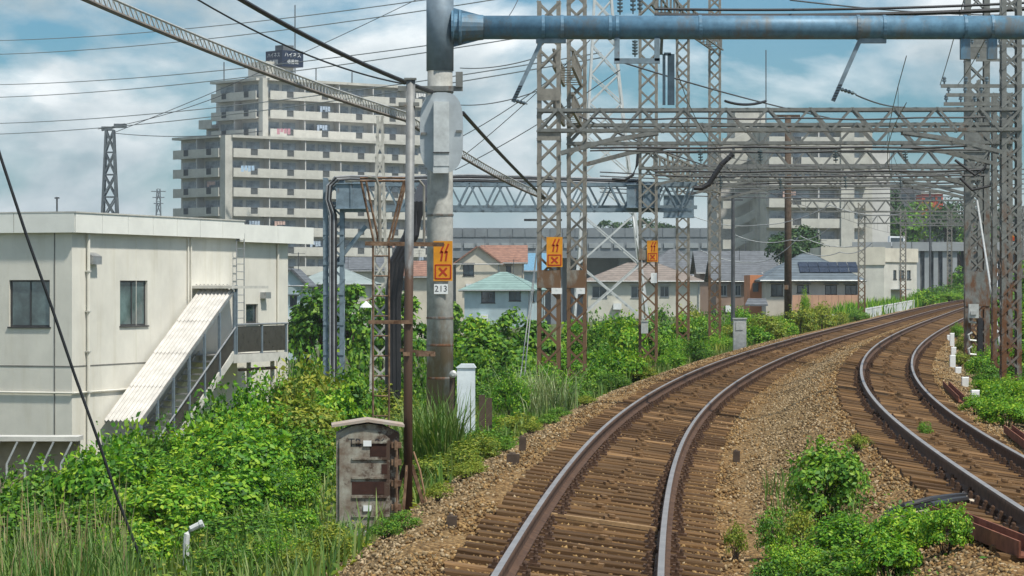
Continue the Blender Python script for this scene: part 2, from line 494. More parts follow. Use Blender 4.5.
mu = nt.nodes.new("ShaderNodeMath"); mu.operation = 'MULTIPLY'; mu.inputs[1].default_value = 1.5; mu.use_clamp = True
nt.links.new(mm.outputs[0], mu.inputs[0])
mxr = nt.nodes.new("ShaderNodeMix"); mxr.data_type = 'RGBA'; mxr.blend_type = 'MULTIPLY'
nt.links.new(mu.outputs[0], mxr.inputs[0]); nt.links.new(rp.outputs[0], mxr.inputs[6]); mxr.inputs[7].default_value = (0.80, 0.58, 0.36, 1)
nt.links.new(mxr.outputs[2], p.inputs['Base Color'])
bpn = nt.nodes.new("ShaderNodeBump"); bpn.inputs['Strength'].default_value = 0.9; bpn.inputs['Distance'].default_value = 0.05; bpn.invert = True
nt.links.new(vo.outputs['Distance'], bpn.inputs['Height']); nt.links.new(bpn.outputs[0], p.inputs['Normal'])

bts = np.concatenate([np.arange(-2.6, -1.2, 0.2), np.arange(-1.2, 1.3, 0.4), np.arange(1.3, 2.9, 0.2), np.arange(2.9, 5.2, 0.45), np.arange(5.2, 6.61, 0.2)])
bys = np.concatenate([np.arange(4, 130, 0.7), np.arange(130, 345, 5.0)])
bv = []; rustv = []
def rustiness(t): return float(np.clip(1.25 - min(abs(t), abs(t - SEP)) / 1.55, 0, 1))
for Y in bys:
    for t in bts:
        e = 0 if -2.45 < t < 6.45 else -0.15
        q = at(Y, t)
        q.z = float(prof(Y, t)) + nrng.normal(0, 0.012) + e
        bv.append(q); rustv.append(rustiness(t))
n = len(bts)
bf = [(i * n + j, i * n + j + 1, (i + 1) * n + j + 1, (i + 1) * n + j) for i in range(len(bys) - 1) for j in range(n - 1)]
me = mesh_np('ballast_bed', np.array(bv), np.array(bf), bal)
a = me.attributes.new('rust', 'FLOAT', 'POINT'); a.data.foreach_set('value', rustv)
me.polygons.foreach_set('use_smooth', [True] * len(bf))
ballast = bpy.data.objects.new('ballast_bed', me); col.objects.link(ballast)
tag(ballast, kind='structure')

# loose ballast stones: nobody could count them
stone_grey = island_mat('stone_grey', [(0.07, 0.048, 0.024), (0.18, 0.126, 0.062), (0.275, 0.198, 0.104), (0.44, 0.34, 0.21)], 0.9, bump=0.3)
stone_rust = island_mat('stone_rust', [(0.065, 0.034, 0.013), (0.17, 0.096, 0.034), (0.255, 0.15, 0.056), (0.37, 0.24, 0.10)], 0.9, bump=0.3)
def stones(n, y0, y1, s0, s1, seed):
    g = np.random.default_rng(seed)
    Y = y0 + (y1 - y0) * g.random(n) ** 1.9
    t = g.uniform(-2.5, 6.3, n)
    h = hd(Y); q = np.sqrt(1 + h * h)
    X = xc(Y) + t / q; Yw = Y - t * h / q
    Z = prof(Y, t)
    s = g.uniform(s0, s1, n) * (1 + 0.006 * Y)
    oc = np.array([(1, 0, 0), (-1, 0, 0), (0, 1, 0), (0, -1, 0), (0, 0, 1), (0, 0, -1)], float)
    fc = np.array([(0, 2, 4), (2, 1, 4), (1, 3, 4), (3, 0, 4), (2, 0, 5), (1, 2, 5), (3, 1, 5), (0, 3, 5)])
    A = g.normal(size=(n, 3, 3)); Q = np.linalg.qr(A)[0]
    V = oc[None] * g.uniform(0.55, 1.15, (n, 6, 1)) * (s[:, None, None] / 2)
    V = V * np.array([1.15, 1.0, 0.8])
    V = np.einsum('nij,nkj->nki', Q, V)
    V[..., 0] += X[:, None]; V[..., 1] += Yw[:, None]; V[..., 2] += (Z + s * 0.12)[:, None]
    FA = (fc[None] + (np.arange(n) * 6)[:, None, None]).reshape(-1, 3)
    ru = np.clip(1.3 - np.minimum(np.abs(t), np.abs(t - SEP)) / 1.6, 0, 1) + g.normal(0, 0.25, n) > 0.5
    return V.reshape(-1, 3), FA, np.repeat(ru.astype(int), 8)
V1, F1, m1 = stones(110000, 17, 120, 0.022, 0.050, 11)
me = mesh_np('ballast_stones', V1, F1, [stone_grey, stone_rust], m1)
o = bpy.data.objects.new('ballast_stones', me); col.objects.link(o)
tag(o, 'loose grey and rust-brown crushed stones lying between and beside the rails', 'gravel', kind='stuff')

# ------------------------------------------------------------------ tracks
rail_top = mat('rail_top', (0.40, 0.365, 0.335), 0.38, 0.6, 0.15, 3)
rail_side = mat('rail_side', (0.075, 0.038, 0.022), 0.85, 0.1, 0.3, 8, c2=(0.12, 0.066, 0.038))
wood = bpy.data.materials.new('sleeper_wood'); wood.use_nodes = True
nt = wood.node_tree; p = nt.nodes['Principled BSDF']; p.inputs['Roughness'].default_value = 0.9; p.inputs['Specular IOR Level'].default_value = 0.2
tcn = nt.nodes.new("ShaderNodeTexCoord"); mpn = nt.nodes.new("ShaderNodeMapping"); mpn.inputs['Scale'].default_value = (1.5, 22, 22)
oi = nt.nodes.new("ShaderNodeObjectInfo")
ofs = nt.nodes.new("ShaderNodeVectorMath"); ofs.operation = 'ADD'
nt.links.new(tcn.outputs['Object'], ofs.inputs[0]); nt.links.new(oi.outputs['Location'], ofs.inputs[1])
nt.links.new(ofs.outputs[0], mpn.inputs[0])
n1 = nt.nodes.new("ShaderNodeTexNoise"); n1.inputs['Scale'].default_value = 1.0; n1.inputs['Detail'].default_value = 6
nt.links.new(mpn.outputs[0], n1.inputs['Vector'])
r1 = nt.nodes.new("ShaderNodeValToRGB")
r1.color_ramp.elements[0].position = 0.3; r1.color_ramp.elements[0].color = (0.062, 0.035, 0.016, 1)
r1.color_ramp.elements[1].position = 0.7; r1.color_ramp.elements[1].color = (0.155, 0.092, 0.042, 1)
nt.links.new(n1.outputs[0], r1.inputs[0])
r2 = nt.nodes.new("ShaderNodeValToRGB"); r2.color_ramp.interpolation = 'CONSTANT'
r2.color_ramp.elements[0].color = (0.75, 0.72, 0.7, 1); r2.color_ramp.elements[1].position = 0.30; r2.color_ramp.elements[1].color = (1, 1, 1, 1)
e = r2.color_ramp.elements.new(0.62); e.color = (1.25, 1.2, 1.12, 1)
e = r2.color_ramp.elements.new(0.94); e.color = (1.9, 1.9, 1.9, 1)
nt.links.new(oi.outputs['Random'], r2.inputs[0])
mxn = nt.nodes.new("ShaderNodeMix"); mxn.data_type = 'RGBA'; mxn.blend_type = 'MULTIPLY'; mxn.inputs[0].default_value = 1
nt.links.new(r1.outputs[0], mxn.inputs[6]); nt.links.new(r2.outputs[0], mxn.inputs[7]); nt.links.new(mxn.outputs[2], p.inputs['Base Color'])
bpn = nt.nodes.new("ShaderNodeBump"); bpn.inputs['Strength'].default_value = 0.5; bpn.inputs['Distance'].default_value = 0.015
nt.links.new(n1.outputs[0], bpn.inputs['Height']); nt.links.new(bpn.outputs[0], p.inputs['Normal'])

sleeper_top = mat('sleeper_top', (0.06, 0.036, 0.019), 0.9, var=0.4, scale=8)
def sleeper_mesh(seed):
    g = random.Random(seed); m = MB()
    L2_, W, H = 1.06, 0.105, 0.075
    vs = []
    for x in (-L2_, -0.35, 0.35, L2_):
        for (y, z) in ((-W, -H), (W, -H), (W, H - 0.012), (W - 0.014, H), (-W + 0.014, H), (-W, H - 0.012)):
            vs.append((x + g.uniform(-.012, .012), y + g.uniform(-.006, .006), z + g.uniform(-.005, .005)))
    fs = []
    for i in range(3):
        for j in range(6):
            fs.append((i * 6 + j, (i + 1) * 6 + j, (i + 1) * 6 + (j + 1) % 6, i * 6 + (j + 1) % 6))
    fs += [(0, 1, 2, 3, 4, 5), (23, 22, 21, 20, 19, 18)]
    m._add(vs, fs)
    me = bpy.data.meshes.new('sleeper'); me.from_pydata(m.v, [], m.f); me.materials.append(wood); me.materials.append(sleeper_top)
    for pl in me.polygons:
        if pl.normal.z > 0.5: pl.material_index = 1  # upward faces take the darker brown
    me.update()
    return me
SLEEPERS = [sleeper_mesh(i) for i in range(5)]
m = MB()
m.box(-0.16, 0.16, -0.075, 0.075, 0, 0.02)
for sx in (-1, 1):
    m.box(sx * 0.105 - 0.03, sx * 0.105 + 0.03, -0.05, 0.05, 0.02, 0.05)
    for sy in (-1, 1):
        m.lathe((sx * 0.115, sy * 0.035, 0.045), [(0.016, 0), (0.016, 0.025), (0.008, 0.035)], 6)
fast = mat('fastening_iron', (0.055, 0.032, 0.022), 0.85, 0.2, 0.3, 20, c2=(0.12, 0.065, 0.035))
TIE = bpy.data.meshes.new('tie_plate'); TIE.from_pydata(m.v, [], m.f); TIE.materials.append(fast); TIE.update()
m = MB(); m.box(-0.07, 0.07, -0.045, 0.045, 0, 0.035); m.box(-0.03, 0.03, -0.05, 0.05, 0.035, 0.06)
CLIP = bpy.data.meshes.new('cable_bracket'); CLIP.from_pydata(m.v, [], m.f)
CLIP.materials.append(mat('bracket_ochre', (0.20, 0.115, 0.05), 0.8, var=0.3, scale=15)); CLIP.update()

RP = [(-0.0635, -0.153), (0.0635, -0.153), (0.0635, -0.143), (0.012, -0.125), (0.009, -0.05), (0.0325, -0.038), (0.0325, -0.014), (0.025, 0.0), (-0.025, 0.0), (-0.0325, -0.014), (-0.0325, -0.038), (-0.009, -0.05), (-0.012, -0.125), (-0.0635, -0.143)]
RY = np.concatenate([np.arange(6, 130, 1.0), np.arange(130, 335, 4.0)])
def rail(parent, t, dz):
    m = MB(); k = len(RP); vs = []; fs = []; mi = []
    for Y in RY:
        for (a, b) in RP: vs.append(at(float(Y), t + a, dz + b))
    for i in range(len(RY) - 1):
        for j in range(k):
            fs.append((i * k + j, i * k + (j + 1) % k, (i + 1) * k + (j + 1) % k, (i + 1) * k + j))
            mi.append(1 if j == 7 else 0)
    m._add(vs, fs); m.m = mi
    return m.build('rail', [rail_side, rail_top], parent)
def track(label, t0, dz, cant, y0, nsl, nplate, clips):
    root = thing('railway_track', at(20, t0, dz - 0.3), label, 'railway track')
    rail(root, t0 - GA / 2, dz + cant / 2)
    rail(root, t0 + GA / 2, dz - cant / 2)
    Y = y0; sl = math.atan(cant / GA)
    rest = MB()
    i = 0
    while Y < 325:
        h = float(hd(Y))
        c = at(Y, t0 + rnd.uniform(-0.04, 0.04), dz - 0.153 - 0.02 - 0.075)
        M = Matrix.Translation(c) @ Matrix.Rotation(-math.atan(h) + rnd.uniform(-0.008, 0.008), 4, 'Z') @ Matrix.Rotation(sl, 4, 'Y')
        if i < nsl:
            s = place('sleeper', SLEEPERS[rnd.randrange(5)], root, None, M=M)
            if i < nplate:
                for sx in (-1, 1):
                    tp = bpy.data.objects.new('tie_plate', TIE); col.objects.link(tp); tp.parent = s
                    tp.location = (sx * GA / 2, 0, 0.075)
            if i % 2 == 0 and i < clips:
                cb = bpy.data.objects.new('cable_bracket', CLIP); col.objects.link(cb); cb.parent = s
                cb.location = (rnd.uniform(-0.12, 0.04), 0.0, 0.075); cb.rotation_euler = (0, 0, rnd.uniform(-0.4, 0.4))
        else:
            rest.M = M; rest.box(-1.06, 1.06, -0.105, 0.105, -0.075, 0.075)
        Y += 0.57 + rnd.uniform(-0.02, 0.02); i += 1
    rest.M = None
    tag(rest.build('far_sleepers', wood, root), kind='stuff')
    return root
trk1 = track('railway track with worn timber sleepers running beside the rusty cabinet', 0.0, 0.0, CANT1, 14.0, 290, 190, 190)
trk2 = track('railway track on the side of the white marker posts', SEP, DZ2, CANT2, 20.0, 280, 150, 160)
# timber gauge tie across the near track
q = at(27.0, 0, -0.16)
m = MB(Matrix.Translation(q) @ Matrix.Rotation(-math.atan(float(hd(27))) - 0.02, 4, 'Z') @ Matrix.Rotation(math.atan(CANT1 / GA), 4, 'Y'))
m.box(-0.5, 0.5, -0.05, 0.05, 0.0, 0.035)
tag(m.build('timber_plank', mat('plank_tan', (0.30, 0.19, 0.09), 0.85, var=0.25, scale=12)), 'tan timber plank laid crosswise between the rails of the near track', 'plank')

# ================================================================== NEAR TRACKSIDE THINGS
# ---- rusty relay cabinet
Yb = 30.4
cb = on_ground(368, Yb)
base = Vector((cb.x, Yb, pix(0, 531, Yb).z))
root = thing('relay_cabinet', base, 'weathered rusty trackside relay cabinet with pitched lid', 'cabinet')
cabm = mat('cabinet_paint', (0.44, 0.43, 0.36), 0.75, 0.1, 0.15, 5, c2=(0.17, 0.125, 0.09))
_nt = cabm.node_tree; _p = _nt.nodes['Principled BSDF']; _b = _p.inputs['Base Color'].links[0].from_socket
_t = _nt.nodes.new('ShaderNodeTexCoord'); _n = _nt.nodes.new('ShaderNodeTexNoise'); _n.inputs['Scale'].default_value = 6.5; _n.inputs['Detail'].default_value = 9; _n.inputs['Roughness'].default_value = 0.7
_nt.links.new(_t.outputs['Object'], _n.inputs['Vector'])
_s = _nt.nodes.new('ShaderNodeSeparateXYZ'); _nt.links.new(_t.outputs['Object'], _s.inputs[0])
_a = _nt.nodes.new('ShaderNodeMath'); _a.operation = 'MULTIPLY_ADD'; _a.inputs[1].default_value = 0.38; _nt.links.new(_s.outputs[0], _a.inputs[0]); _nt.links.new(_n.outputs[0], _a.inputs[2])
_r = _nt.nodes.new('ShaderNodeValToRGB'); _r.color_ramp.elements[0].position = 0.49; _r.color_ramp.elements[1].position = 0.60
_nt.links.new(_a.outputs[0], _r.inputs[0])
_m = _nt.nodes.new('ShaderNodeMix'); _m.data_type = 'RGBA'; _nt.links.new(_r.outputs[0], _m.inputs[0]); _nt.links.new(_b, _m.inputs[6]); _m.inputs[7].default_value = (0.075, 0.045, 0.03, 1); _nt.links.new(_m.outputs[2], _p.inputs['Base Color'])
cabm2 = mat('cabinet_rust', (0.045, 0.018, 0.012), 0.85, 0.1, 0.3, 9)
Mc = Matrix.Translation(base) @ Matrix.Rotation(R(4), 4, 'Z')
W, D, H = 0.66, 0.42, 1.14
m = MB(Mc)
arch = [(-W / 2, 0, 0), (W / 2, 0, 0), (W / 2, 0, H - 0.12), (W / 4, 0, H - 0.04), (0, 0, H - 0.015), (-W / 4, 0, H - 0.04), (-W / 2, 0, H - 0.12)]
m.prism(arch, (0, D, 0)); m.build('body', cabm, root)
m = MB(Mc)
dz_ = 0.035
door_p = [(-W / 2 + .03, -.025, .05), (W / 2 - .1, -.025, .05), (W / 2 - .1, -.025, H - .17), (W / 5, -.025, H - .10), (0, -.025, H - .075), (-W / 4, -.025, H - .10), (-W / 2 + .03, -.025, H - .18)]
m.prism(door_p, (0, 0.024, 0)); door = m.build('door', cabm, root)
for z in (0.16, 0.36, 0.56, 0.76, 0.93):
    m = MB(Mc); m.bar((-0.17, -.033, z), (0.2, -.033, z), 0.016, 0.022); m.build('rib', cabm, door)
for (x0, x1, z0, z1) in ((-0.17, 0.17, 0.385, 0.52), (0.02, 0.19, 0.78, 0.92), (0.14, 0.2, 0.6, 0.7)):
    m = MB(Mc); m.box(x0, x1, -.028, -.0255, z0, z1); tag(m.build('rust_patch', cabm2, door), 'dark rust patch where the paint has peeled')
for z in (0.24, 0.92):
    m = MB(Mc); m.box(-0.05, 0.035, -.043, -.0265, z - .03, z + .03); m.build('vent_cap', white_paint, door)
for x, t_ in ((-0.14, 'TB'), (0.125, '06')):
    c = Mc @ Vector((x, -.0262, 0.925))
    lettering(t_, 0.12, dark_mark, door, c, Mc.to_3x3() @ Vector((1, 0, 0)))
for z in (0.25, 0.5, 0.72, 0.9):
    m = MB(Mc); m.box(W / 2 - .085, W / 2 + .02, -.04, .01, z - .03, z + .03); m.tube([(W / 2 - .045, -.045, z - .05), (W / 2 - .045, -.045, z + .05)], .014, 6); m.build('latch', rusty, root)
m = MB(Mc); m.tube([(W / 2 - .03, -.04, .08), (W / 2 - .03, -.04, H - .2)], .012, 6); m.build('lock_rod', rusty, root)
m = MB(Mc)
for sx in (-1, 1):
    m.prism([(0, -.07, H + .035), (sx * (W / 2 + .05), -.07, H - .025), (sx * (W / 2 + .05), -.07, H - .05), (0, -.07, H + .005)], (0, D + .14, 0))
m.build('lid', mat('lid_grey', (0.50, 0.46, 0.40), 0.8, var=0.25, scale=8, c2=(0.38, 0.27, 0.2)), root)
m = MB(Mc); m.box(-W / 2 - .04, W / 2 + .04, -.06, D + .05, -.25, 0.0); m.build('plinth', concrete, root)

# ---- slim iron post behind the cabinet
Yp = 31.0
pb = Vector(((408 - CX) / F * Yp, Yp, gz((408 - CX) / F * Yp, Yp) - .05))
root = thing('iron_post', pb, 'slim iron post rising behind the rusty cabinet', 'post')
ztop = pix(0, 80, Yp).z
postm = weathered('post_paint', (0.20, 0.205, 0.20), (0.10, 0.06, 0.04), 1.2, 4.2, 0.40, 6)
m = MB(); m.tube([pb, (pb.x, Yp, 1.2), (pb.x + .03, Yp, ztop)], 0.05, 10); m.build('shaft', postm, root, True)
for z, x0, x1, mm_ in ((pix(0, 322, Yp).z, -.42, .05, rusty), (pix(0, 354, Yp).z, -.05, .02, rusty)):
    m = MB(); m.box(pb.x + x0, pb.x + x1, Yp - .075, Yp - .03, z - .02, z + .02); m.build('bracket_arm', mm_, root)
for a_ in (0.5, 2.6, 4.5):
    m = MB(); dx, dy = math.cos(a_) * .22, math.sin(a_) * .2
    m.bar((pb.x + dx, Yp + dy, pb.z + .02), (pb.x + dx * .2, Yp + dy * .2, pb.z + .55), 0.02, 0.04); m.build('stay', rusty, root)
m = MB(); m.box(pb.x - .3, pb.x + .3, Yp - .25, Yp + .25, pb.z - .1, pb.z + .06); m.build('base_plate', rusty, root)
m = MB(); m.box(pb.x - .1, pb.x + .12, Yp - .04, Yp + .04, ztop - .28, ztop - .24); m.box(pb.x - .04, pb.x + .09, Yp - .06, Yp + .06, ztop, ztop + .02); m.build('cap', galv, root)
m = MB()
pts = [(pb.x + .06, Yp - .05, pb.z + .7), (pb.x + .13, Yp - .07, pb.z + .5), (pb.x + .2, Yp - .1, pb.z + .15), (pb.x + .3, Yp - .12, pb.z + .08)]
m.tube(pts, .012, 6); m.build('cable', mat('cable_tan', (0.30, 0.18, 0.10), 0.7), root)

# ---- portal with the blue pipe beam
Yg = 50.0
xp = (440 - CX) / F * Yg
pz = gz(xp, Yg) - .1
root = thing('pipe_portal', (xp, Yg, pz), 'concrete mast carrying a thick blue pipe beam over both tracks', 'portal')
conc_pole = weathered('spun_concrete', (0.37, 0.37, 0.34), (0.24, 0.18, 0.115), -0.8, 3.2, 0.40, 2.5, 0.85, 0.0)
m = MB(); m.lathe((xp, Yg, pz), [(0.235, 0), (0.225, 3.5), (0.21, 8.6)], 24); m.build('mast', conc_pole, root, True)
for z in (pix(0, 215, Yg).z, pix(0, 318, Yg).z, pix(0, 345, Yg).z, pix(0, 378, Yg).z, pix(0, 92, Yg).z):
    m = MB(); m.lathe((xp, Yg, z - .02), [(0.231, 0), (0.236, .005), (0.236, .035), (0.231, .04)], 24); m.build('band', galv, root)
zb = pix(0, 27.5, Yg).z
m = MB(); m.lathe((xp, Yg, zb - .75), [(0.235, 0), (0.235, 1.6)], 24); m.build('tinted_mast_top', mast_tint, root, True)  # added sleeve: windscreen tint over the mast top, put into its colour
m = MB(); m.lathe((xp + .2, Yg, zb), [(0.30, .0), (0.30, .03), (0.24, .05), (0.24, .12), (0.30, .13), (0.30, .16), (0.25, .18), (0.215, .55)], 20, (1, 0, 0)); m.build('beam_socket', pipe_blue, root)
for s_ in (-1, 1):
    m = MB(); m.prism([(xp + .22, Yg - .015, zb + s_ * .2), (xp + .75, Yg - .015, zb + s_ * .2), (xp + .22, Yg - .015, zb + s_ * .34)], (0, .03, 0)); m.build('gusset', pipe_blue, root)
xr = float(xc(Yg)) + 6.6
m = MB(); m.lathe((xp + .25, Yg, zb), [(0.205, 0), (0.205, xr - xp - .25)], 24, (1, 0, 0)); m.build('pipe_beam', pipe_blue, root, True)
m = MB(); zr = gz(xr, Yg) - .1; m.lathe((xr, Yg, zr), [(0.235, 0), (0.21, 8.6)], 20); m.build('mast', conc_pole, root, True)
# clamps and drop arms on the beam
def px_x(px): return (px - CX) / F * Yg
for px in (543, 562, 858, 884, 610, 617, 700, 965, 992):
    m = MB(); m.lathe((px_x(px) - .03, Yg, zb), [(0.213, 0), (0.218, .004), (0.218, .056), (0.213, .06)], 20, (1, 0, 0)); m.build('clamp_band', pipe_blue, root)
def drop_arm(pa, pb_, foot):
    m = MB()
    A = pix(pa[0], pa[1], Yg - .02); B = pix(pb_[0], pb_[1], Yg - .02)
    m.bar(A, B, 0.07, 0.07, (0, 1, 0))
    arm = m.build('drop_arm', steel_blue, root)
    d = (B - A)
    for k in range(6):
        c = A + d * (0.74 + 0.045 * k)
        m = MB(); m.box(c.x - .035, c.x + .035, c.y - .05, c.y + .02, c.z - .008, c.z + .008); m.build('bolt_plate', wire_dark, arm)
    m = MB(); m.bar(pix(foot[0], 40, Yg), pix(foot[1], 40, Yg), 0.12, 0.11); m.build('hanger_foot', steel_blue, root)
drop_arm((541, 42), (513, 102), (536, 566))
drop_arm((860, 40), (833, 101), (858, 886))
# rectangular hanger frames
for x0, x1, y0, y1, Yq in ((617, 657, 38, 61, Yg - .1), (664, 671, 54, 105, Yg + .4)):
    m = MB(); A = pix(x0, y0, Yq); B = pix(x1, y1, Yq)
    if x1 - x0 > 20:
        m.bar((A.x, Yq, A.z), (A.x, Yq, B.z), .09, .07, (0, 1, 0)); m.bar((B.x, Yq, A.z), (B.x, Yq, B.z), .09, .07, (0, 1, 0)); m.bar((A.x - .05, Yq, B.z), (B.x + .05, Yq, B.z), .07, .09)
    else:
        m.bar((A.x, Yq, A.z), (A.x, Yq, B.z), .05, .05, (0, 1, 0)); m.bar((B.x, Yq, A.z), (B.x, Yq, B.z), .12, .05, (0, 1, 0)); m.bar((A.x, Yq, A.z), (B.x, Yq, A.z), .05, .05)
        m.bar((A.x - .05, Yq, A.z), (A.x - .05, Yg + .1, zb - .1), .05, .05)
    m.build('hanger_frame', steel_blue, root)
# bolted bracket plates under the beam to the right
for px in (965, 992):
    m = MB(); X = px_x(px); m.box(X - .08, X + .08, Yg - .08, Yg + .08, zb - .55, zb - .2); m.build('bracket_plate', pipe_blue, root)

def insulator(p0, p1, n, r, label, group, m_=porcelain):
    p0 = Vector(p0); p1 = Vector(p1); d = (p1 - p0); Lk = d.length; d.normalize()
    pr = [(0.012, 0)]
    for k in range(n):
        h = Lk * (k + 0.6) / (n + 0.6)
        pr += [(0.012, h - .2 * Lk / n), (r, h - 0.02), (r * .9, h + .012), (0.014, h + 0.02)]
    pr.append((0.012, Lk))
    m = MB(); m.lathe(p0, pr, 10, d)
    return tag(m.build('insulator', m_, origin=p0), label, 'insulator', group)
insulator(pix(513, 100, Yg - .05), pix(527, 104, Yg + 1), 4, .035, 'short insulator at the foot of the drop arm next to the double lattice posts', None)
insulator(pix(837, 88, Yg - .05), pix(856, 94, Yg + 1), 5, .035, 'short insulator at the foot of the drop arm above the lattice beams', None)
for px, y0, y1 in ((620, -6, 15), (633, -10, 14), (640, -10, 13), (635, 40, 57)):
    insulator(pix(px, y0, 52), pix(px, y1, 52), 5, .055, 'dark ribbed insulator hanging by the blue pipe beam', 'insulators by the pipe beam')

# ---- hazard signs
def hazard_sign(px0, px1, py0, py1, Y, label):
    """orange plate with two falling strokes and a framed cross"""
    A = pix(px0, py1, Y); B = pix(px1, py0, Y); W_, H_ = B.x - A.x, B.z - A.z
    root = thing('hazard_sign', ((A.x + B.x) / 2, Y, A.z), label, 'sign')
    m = MB(); m.box(A.x, B.x, Y - .008, Y, A.z, B.z); m.build('plate', sign_orange, root)
    y = Y - .011
    P = lambda u, v: Vector((A.x + u * W_, y, A.z + v * H_))
    def stroke(a, b, w_, nm):
        m = MB(); m.bar(P(*a), P(*b), w_ * W_, .003, (0, 1, 0)); return m.build(nm, sign_red, root)
    for dx in (0, .24):
        m = MB()
        for a, b in (((.56 + dx, .93), (.36 + dx, .70)), ((.38 + dx, .72), (.50 + dx, .73)), ((.48 + dx, .74), (.40 + dx, .50))):
            m.bar(P(*a), P(*b), .09 * W_, .003, (0, 1, 0))
        m.build('lightning_mark', sign_red, root)
    m = MB()
    for a, b in (((.10, .06), (.90, .06)), ((.90, .06), (.90, .40)), ((.90, .40), (.10, .40)), ((.10, .40), (.10, .06))):
        m.bar(P(*a), P(*b), .07 * W_, .003, (0, 1, 0))
    m.build('frame_mark', sign_red, root)
    m = MB(); m.bar(P(.30, .13), P(.70, .33), .10 * W_, .003, (0, 1, 0)); m.bar(P(.30, .33), P(.70, .13), .10 * W_, .0045, (0, 1, 0)); m.build('cross_mark', sign_red, root)
    return root
hazard_sign(433.5, 452.5, 241, 281, Yg - .245, 'orange hazard sign on the round concrete mast')
m = MB(); A = pix(434, 294, Yg - .24); B = pix(448, 284, Yg - .24); m.box(A.x, B.x, Yg - .25, Yg - .24, A.z, B.z)
o = m.build('number_plate', white_paint); tag(o, 'small white number plate below the sign on the concrete mast', 'number plate')
lettering('213', 0.15, dark_mark, o, (A + B) / 2 + Vector((0, -.012, 0)), (1, 0, 0))

# ---- signal head seen from behind
c = pix(441.5, 132.5, Yg - .42)
root = thing('railway_signal', (c.x, c.y, c.z - .72), 'grey railway signal head with oval backboard on the concrete mast', 'signal')
sigm = mat('signal_grey', (0.40, 0.44, 0.46), 0.5, 0.2, 0.1, 4)
m = MB(); wv, hv = .37, .69
ov = []
for a_ in range(0, 360, 12):
    x_, z_ = math.cos(R(a_)), math.sin(R(a_))
    ov.append((c.x + wv * math.copysign(abs(x_) ** .75, x_), c.y, c.z + math.copysign(abs(z_) ** .55, z_) * hv))
m.prism(ov, (0, .02, 0)); m.build('backboard', sigm, root)
m = MB(); m.box(c.x - .13, c.x + .13, c.y - .17, c.y - .002, c.z - .58, c.z + .52); m.build('housing', mat('signal_box', (0.5, 0.53, 0.53), 0.5), root)
m = MB(); m.box(c.x - .14, c.x + .14, c.y - .185, c.y - .172, c.z - .36, c.z - .34); m.build('seam', frame_dark, root)
m = MB(); m.box(c.x - .14, c.x + .12, c.y - .16, c.y - .002, c.z - .70, c.z - .585); m.build('terminal_box', mat('signal_box', (0.5, 0.53, 0.53)), root)
m = MB(); m.bar((c.x, c.y + .02, c.z + .5), (c.x, Yg - .2, c.z + .5), .08, .08); m.bar((c.x, c.y + .02, c.z - .5), (c.x, Yg - .2, c.z - .5), .08, .08); m.build('mount', galv, root)
for sx in (-1, 1):
    m = MB(); m.box(c.x + sx * .30 - .05, c.x + sx * .30 + .05, c.y - .03, c.y - .003, c.z + .02 * sx - .02, c.z + .02 * sx + .02); m.build('bolt_tab', galv, root)
m = MB(); m.box(c.x - .75, c.x + .36, Yg - .26, Yg - .20, pix(0, 92, Yg).z, pix(0, 87, Yg).z); m.box(c.x + .24, c.x + .36, Yg - .3, Yg - .2, pix(0, 88, Yg).z, pix(0, 73, Yg).z); m.build('cross_arm', galv, root)

# ---- signal ladder with platform and flared cage
Yl = 49.0
P = lambda x, y, d=0.0: pix(x, y, Yl + d)
lb = P(381, 470)
root = thing('signal_ladder', (lb.x, Yl, gz(lb.x, Yl)), 'rusty signal ladder with flared cage left of the concrete mast', 'ladder')
zb0 = gz(lb.x, Yl) - .05
for x in (373, 389):
    m = MB(); t_ = P(x, 243); m.tube([(t_.x, Yl, zb0), t_], .02, 6); m.build('stile', rusty, root)
for y in range(256, 450, 20):
    m = MB(); m.tube([P(373, y), P(389, y)], .014, 6); m.build('rung', rusty, root)
for (a_, b_) in (((361, 181), (374, 243)), ((366, 181), (379, 243)), ((404, 181), (388, 243)), ((407, 178), (392, 240))):
    m = MB(); m.tube([P(*a_), P(*b_)], .022, 6); m.build('cage_bar', rusty, root)
for (d0, y_) in ((0, 181), (.8, 178)):
    m = MB(); m.tube([P(360, y_, d0), P(408, y_, d0)], .022, 6); m.build('cage_hoop', rusty, root)
m = MB(); m.tube([P(368, 177), P(376, 178), P(379, 186), P(380, 243)], .03, 8); m.build('hand_rail', galv_rusty, root)
m = MB(); m.tube([P(419, 180), P(424, 186), P(424, 243)], .022, 8); m.build('hand_rail', galv_rusty, root)
for d0 in (0, .35):
    m = MB(); m.bar(P(365, 243.5, d0), P(444, 244.5, d0), .06, .07); m.build('platform_bar', rusty, root)
m = MB(); m.bar(P(417, 354, -.2), P(434, 354, .6), .05, .08); m.bar(P(400, 350, .3), P(434, 353, .3), .05, .05); m.build('tie_bar', rusty, root)

